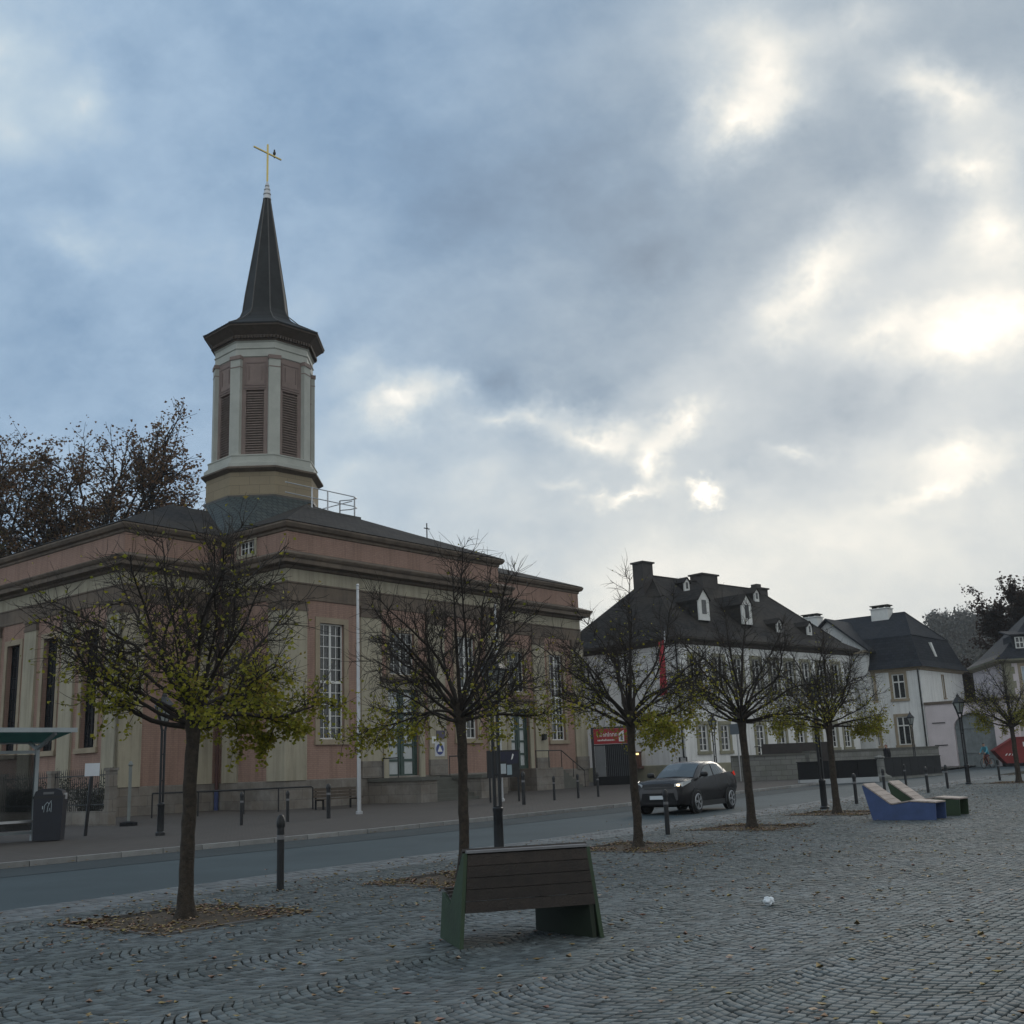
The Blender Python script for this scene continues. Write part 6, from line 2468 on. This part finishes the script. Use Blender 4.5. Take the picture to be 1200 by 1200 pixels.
big_tree(74, (-33, 70), .3, 18, 6, 6, 'lower olive tree behind the church roof at far left', OLIL, 12000, .19, .35, 16, GB, .2)
big_tree(75, (-22.6, 78), .3, 20, 4.5, 7, 'small olive tree just left of the belfry base', OLIL, 5000, .17, .25, 14, GB, .2)
big_tree(81, (50.6, 108), .6, 16.8, 6.2, 4, 'dark copper beech behind the pink house at the right edge', BEEL, 42000, .28, .5, 34, None, .2, 'copper_beech', .4)
big_tree(82, (42.8, 112), .6, 10, 3.2, 2, 'dark russet tree between the mansard house and the pink house', BEEL, 18000, .3, .3, 18, None, .2, 'russet_tree', .25)

# ---------------------------------------------------------------- wooded hill far behind
HG = mat('hill_meadow', (.06, .065, .045), .95, .3, .02)
hx = np.linspace(20, 700, 50)
hy = np.linspace(190, 620, 26)
def hill_z(x, y):
    return 39 * np.exp(-((x - 175) / 120) ** 2 - ((y - 420) / 130) ** 2) + G(0, 190) - 2 + 12 * np.exp(-((x - 420) / 160) ** 2 - ((y - 480) / 120) ** 2)
X, Y = np.meshgrid(hx, hy)
Z = hill_z(X, Y)
V = np.stack([X, Y, Z], -1).reshape(-1, 3)
i, j = np.meshgrid(np.arange(25), np.arange(49), indexing='ij')
F = np.stack([i * 50 + j, i * 50 + j + 1, (i + 1) * 50 + j + 1, (i + 1) * 50 + j], -1).reshape(-1, 4)
quads('hill', V, F, HG, None, True)['kind'] = 'structure'
rng = np.random.default_rng(9)
fw_, LC = Wood(), []
k = 0
while k < 240:
    x, y = rng.uniform(60, 300), rng.uniform(260, 430)
    if not (.375 < x / y < .52):
        continue
    k += 1
    z = float(hill_z(x, y))
    h = rng.uniform(11, 18)
    fw_.tube(np.array([(x, y, z), (x + rng.normal(0, .3), y, z + h * .5), (x + rng.normal(0, .5), y, z + h * .97)]), np.array([.3, .22, .05]), 5)
    for _ in range(7):
        a_ = rng.uniform(0, 2 * PI)
        zz = z + h * rng.uniform(.35, .8)
        fw_.tube(np.array([(x, y, zz), (x + math.cos(a_) * 2, y + math.sin(a_) * 2, zz + 1.8), (x + math.cos(a_) * 3, y + math.sin(a_) * 3, zz + 3.6)]), np.array([.12, .08, .02]), 3)
    n = rng.integers(60, 170)
    q_ = rng.normal(0, 1, (n, 3))
    q_ /= np.linalg.norm(q_, axis=1, keepdims=True)
    q_ *= rng.uniform(.5, 1, (n, 1))
    LC.append(np.array((x, y, z + h * .66)) + q_ * np.array((3.2, 3.2, h * .36)))
FORL = mat('far_woodland_leaf', (.06, .06, .05), .8, 0, 2, island_cols=[(.06, .058, .05), (.075, .068, .052), (.05, .055, .052), (.08, .07, .05)])
fr_ = tag(empty('forest', (0, 0, 0)), 'bare autumn wood on the far hillside', 'wood', None, 'stuff')
V, F = leaf_cards(rng, np.concatenate(LC), 1.1)
quads('foliage', V, F, FORL, fr_)['kind'] = 'stuff'
fw_.build('trunks', TWIG, fr_)['kind'] = 'stuff'

# ---------------------------------------------------------------- fallen leaves
rng = np.random.default_rng(21)
pts = []
for n_, (x0, x1, y0, y1) in ((7500, (-9, 14, 5.5, 22)), (5000, (-4, 26, 20, 48))):
    x, y = rng.uniform(x0, x1, n_), rng.uniform(y0, y1, n_)
    cl = np.sin(x * 1.7 + y * .6) * np.sin(y * 1.3 - x * .5)
    k_ = (x > near_x(y) - .6) & (rng.uniform(0, 1, n_) < .3 + .5 * np.clip(cl, 0, 1))
    pts.append(np.stack([x[k_], y[k_]], 1))
for tx, ty in TREES:
    n_ = 700
    u, v = rng.uniform(-1, 1, n_), rng.uniform(-1, 1, n_)
    e_ = np.sign(u) * np.abs(u) ** .45 * 1.0, np.sign(v) * np.abs(v) ** .6 * 1.0
    pts.append(np.stack([tx + e_[0] * ca - e_[1] * sa + rng.normal(0, .15, n_), ty + e_[0] * sa + e_[1] * ca + rng.normal(0, .15, n_)], 1))
    n_ = 160
    a_, r_ = rng.uniform(0, 2 * PI, n_), np.abs(rng.normal(0, 2.2, n_))
    pts.append(np.stack([tx + r_ * np.cos(a_), ty + r_ * np.sin(a_)], 1))
# swept into the gutter strip and against the far kerb
for line, off, spread, n_ in ((NR, .25, .45, 900), (KR, -.12, .12, 500)):
    L_ = np.array(shift(line, off))
    t_ = rng.uniform(14, 62, n_)
    i_ = t_.astype(int)
    f_ = (t_ - i_)[:, None]
    q_ = L_[i_] * (1 - f_) + L_[i_ + 1] * f_ + rng.normal(0, spread * .6, (n_, 2))
    q_ = q_[(q_[:, 1] > 9) & (np.sin(q_[:, 0] * 2.3) + np.sin(q_[:, 1] * .9) > -.5)]
    pts.append(q_)
p = np.concatenate(pts)
n_ = len(p)
z = .006 * np.maximum(0, p[:, 1] - 20) + .009
a_ = rng.uniform(0, 2 * PI, n_)
s_ = rng.uniform(.014, .042, n_)
tl = rng.normal(0, .3, (n_, 2))
loc_ = np.array([(-1, 0), (0, .75), (1.1, .1), (.1, 0), (0, -.7)])
V = np.empty((n_, 5, 3))
for k, (u, v) in enumerate(loc_):
    V[:, k, 0] = p[:, 0] + s_ * (u * np.cos(a_) - v * np.sin(a_))
    V[:, k, 1] = p[:, 1] + s_ * (u * np.sin(a_) + v * np.cos(a_))
    V[:, k, 2] = z + s_ * (np.abs(tl[:, 0] * u + tl[:, 1] * v) + (.0 if k == 3 else .22))
o5 = (np.arange(n_) * 5)[:, None]
F = np.concatenate([o5 + np.array([[0, 3, 2, 1]]), o5 + np.array([[0, 4, 2, 3]])])
FALL = mat('fallen_autumn_leaf', (.2, .13, .05), .75, 0, 2, island_cols=[(.22, .14, .06), (.34, .26, .1), (.15, .08, .045), (.4, .3, .2), (.26, .13, .1), (.32, .27, .08)])
o = quads('fallen_leaves', V.reshape(-1, 3), F, FALL, None)
tag(o, 'yellow and brown leaves scattered over the cobbles and tree pits', 'leaves', None, 'stuff')

# dark shrubs behind the iron fence by the church's left side
SHRUB = mat('dark_shrub_leaf', (.02, .025, .014), .6, 0, 2, island_cols=[(.016, .022, .012), (.028, .034, .016), (.035, .028, .016), (.02, .028, .016)], transl=.2)
rng = np.random.default_rng(77)
ca2, sa2 = math.cos(R(141)), math.sin(R(141))
for i, (d_, w_, h_, lb) in enumerate(((2.6, 1.5, 1.5, 'dark shrub behind the iron fence, nearest the church corner'), (5.4, 1.7, 1.8, 'dark shrub behind the iron fence, behind the litter bin'), (8.4, 1.8, 1.9, 'dark shrub behind the iron fence, behind the bus shelter glass'))):
    x_, y_ = -14.2 + ca2 * d_ + .9 * sa2, 39.0 + sa2 * d_ - .9 * ca2
    sh_ = thing('shrub', lb, 'shrub', (x_, y_, G(x_, y_) + .05), R(141), 'shrubs behind the iron fence')
    st_ = Wood()
    cs_ = []
    for k in range(26):
        a_ = rng.uniform(0, 6.28)
        q_ = grow(rng, np.array((rng.normal(0, .15), rng.normal(0, .1), 0.)), np.array((math.cos(a_) * w_ * .5, math.sin(a_) * .35, h_ * .8)), h_ * rng.uniform(.7, 1.05), 6, .15, .02)
        st_.tube(q_, np.linspace(.02, .005, 7), 4)
        cs_.append(q_[2:])
    st_.build('stems', TWIG, sh_)
    c_ = np.concatenate(cs_)
    c_ = c_[rng.integers(0, len(c_), 2600)] + rng.normal(0, .16, (2600, 3))
    c_[:, 2] = np.abs(c_[:, 2])
    V, F = leaf_cards(rng, c_, .07)
    quads('leaves', V, F, SHRUB, sh_)['kind'] = 'stuff'

# ---------------------------------------------------------------- the evening air
hz = MB()
hz.box(-960, 960, -320, 1260, -3.5, 66)
hz_o = hz.build('haze', MATS['asphalt'])
hz_o.data.materials.clear()
hm = bpy.data.materials.new('evening_haze')
hm.use_nodes = True
ht_ = hm.node_tree
ht_.nodes.remove(ht_.nodes['Principled BSDF'])
pv = ht_.nodes.new('ShaderNodeVolumePrincipled')
pv.inputs['Color'].default_value = (.86, .9, .93, 1)
pv.inputs['Density'].default_value = .0003
pv.inputs['Anisotropy'].default_value = .2
ht_.links.new(pv.outputs[0], ht_.nodes['Material Output'].inputs['Volume'])
hz_o.data.materials.append(hm)
hz_o['kind'] = 'stuff'
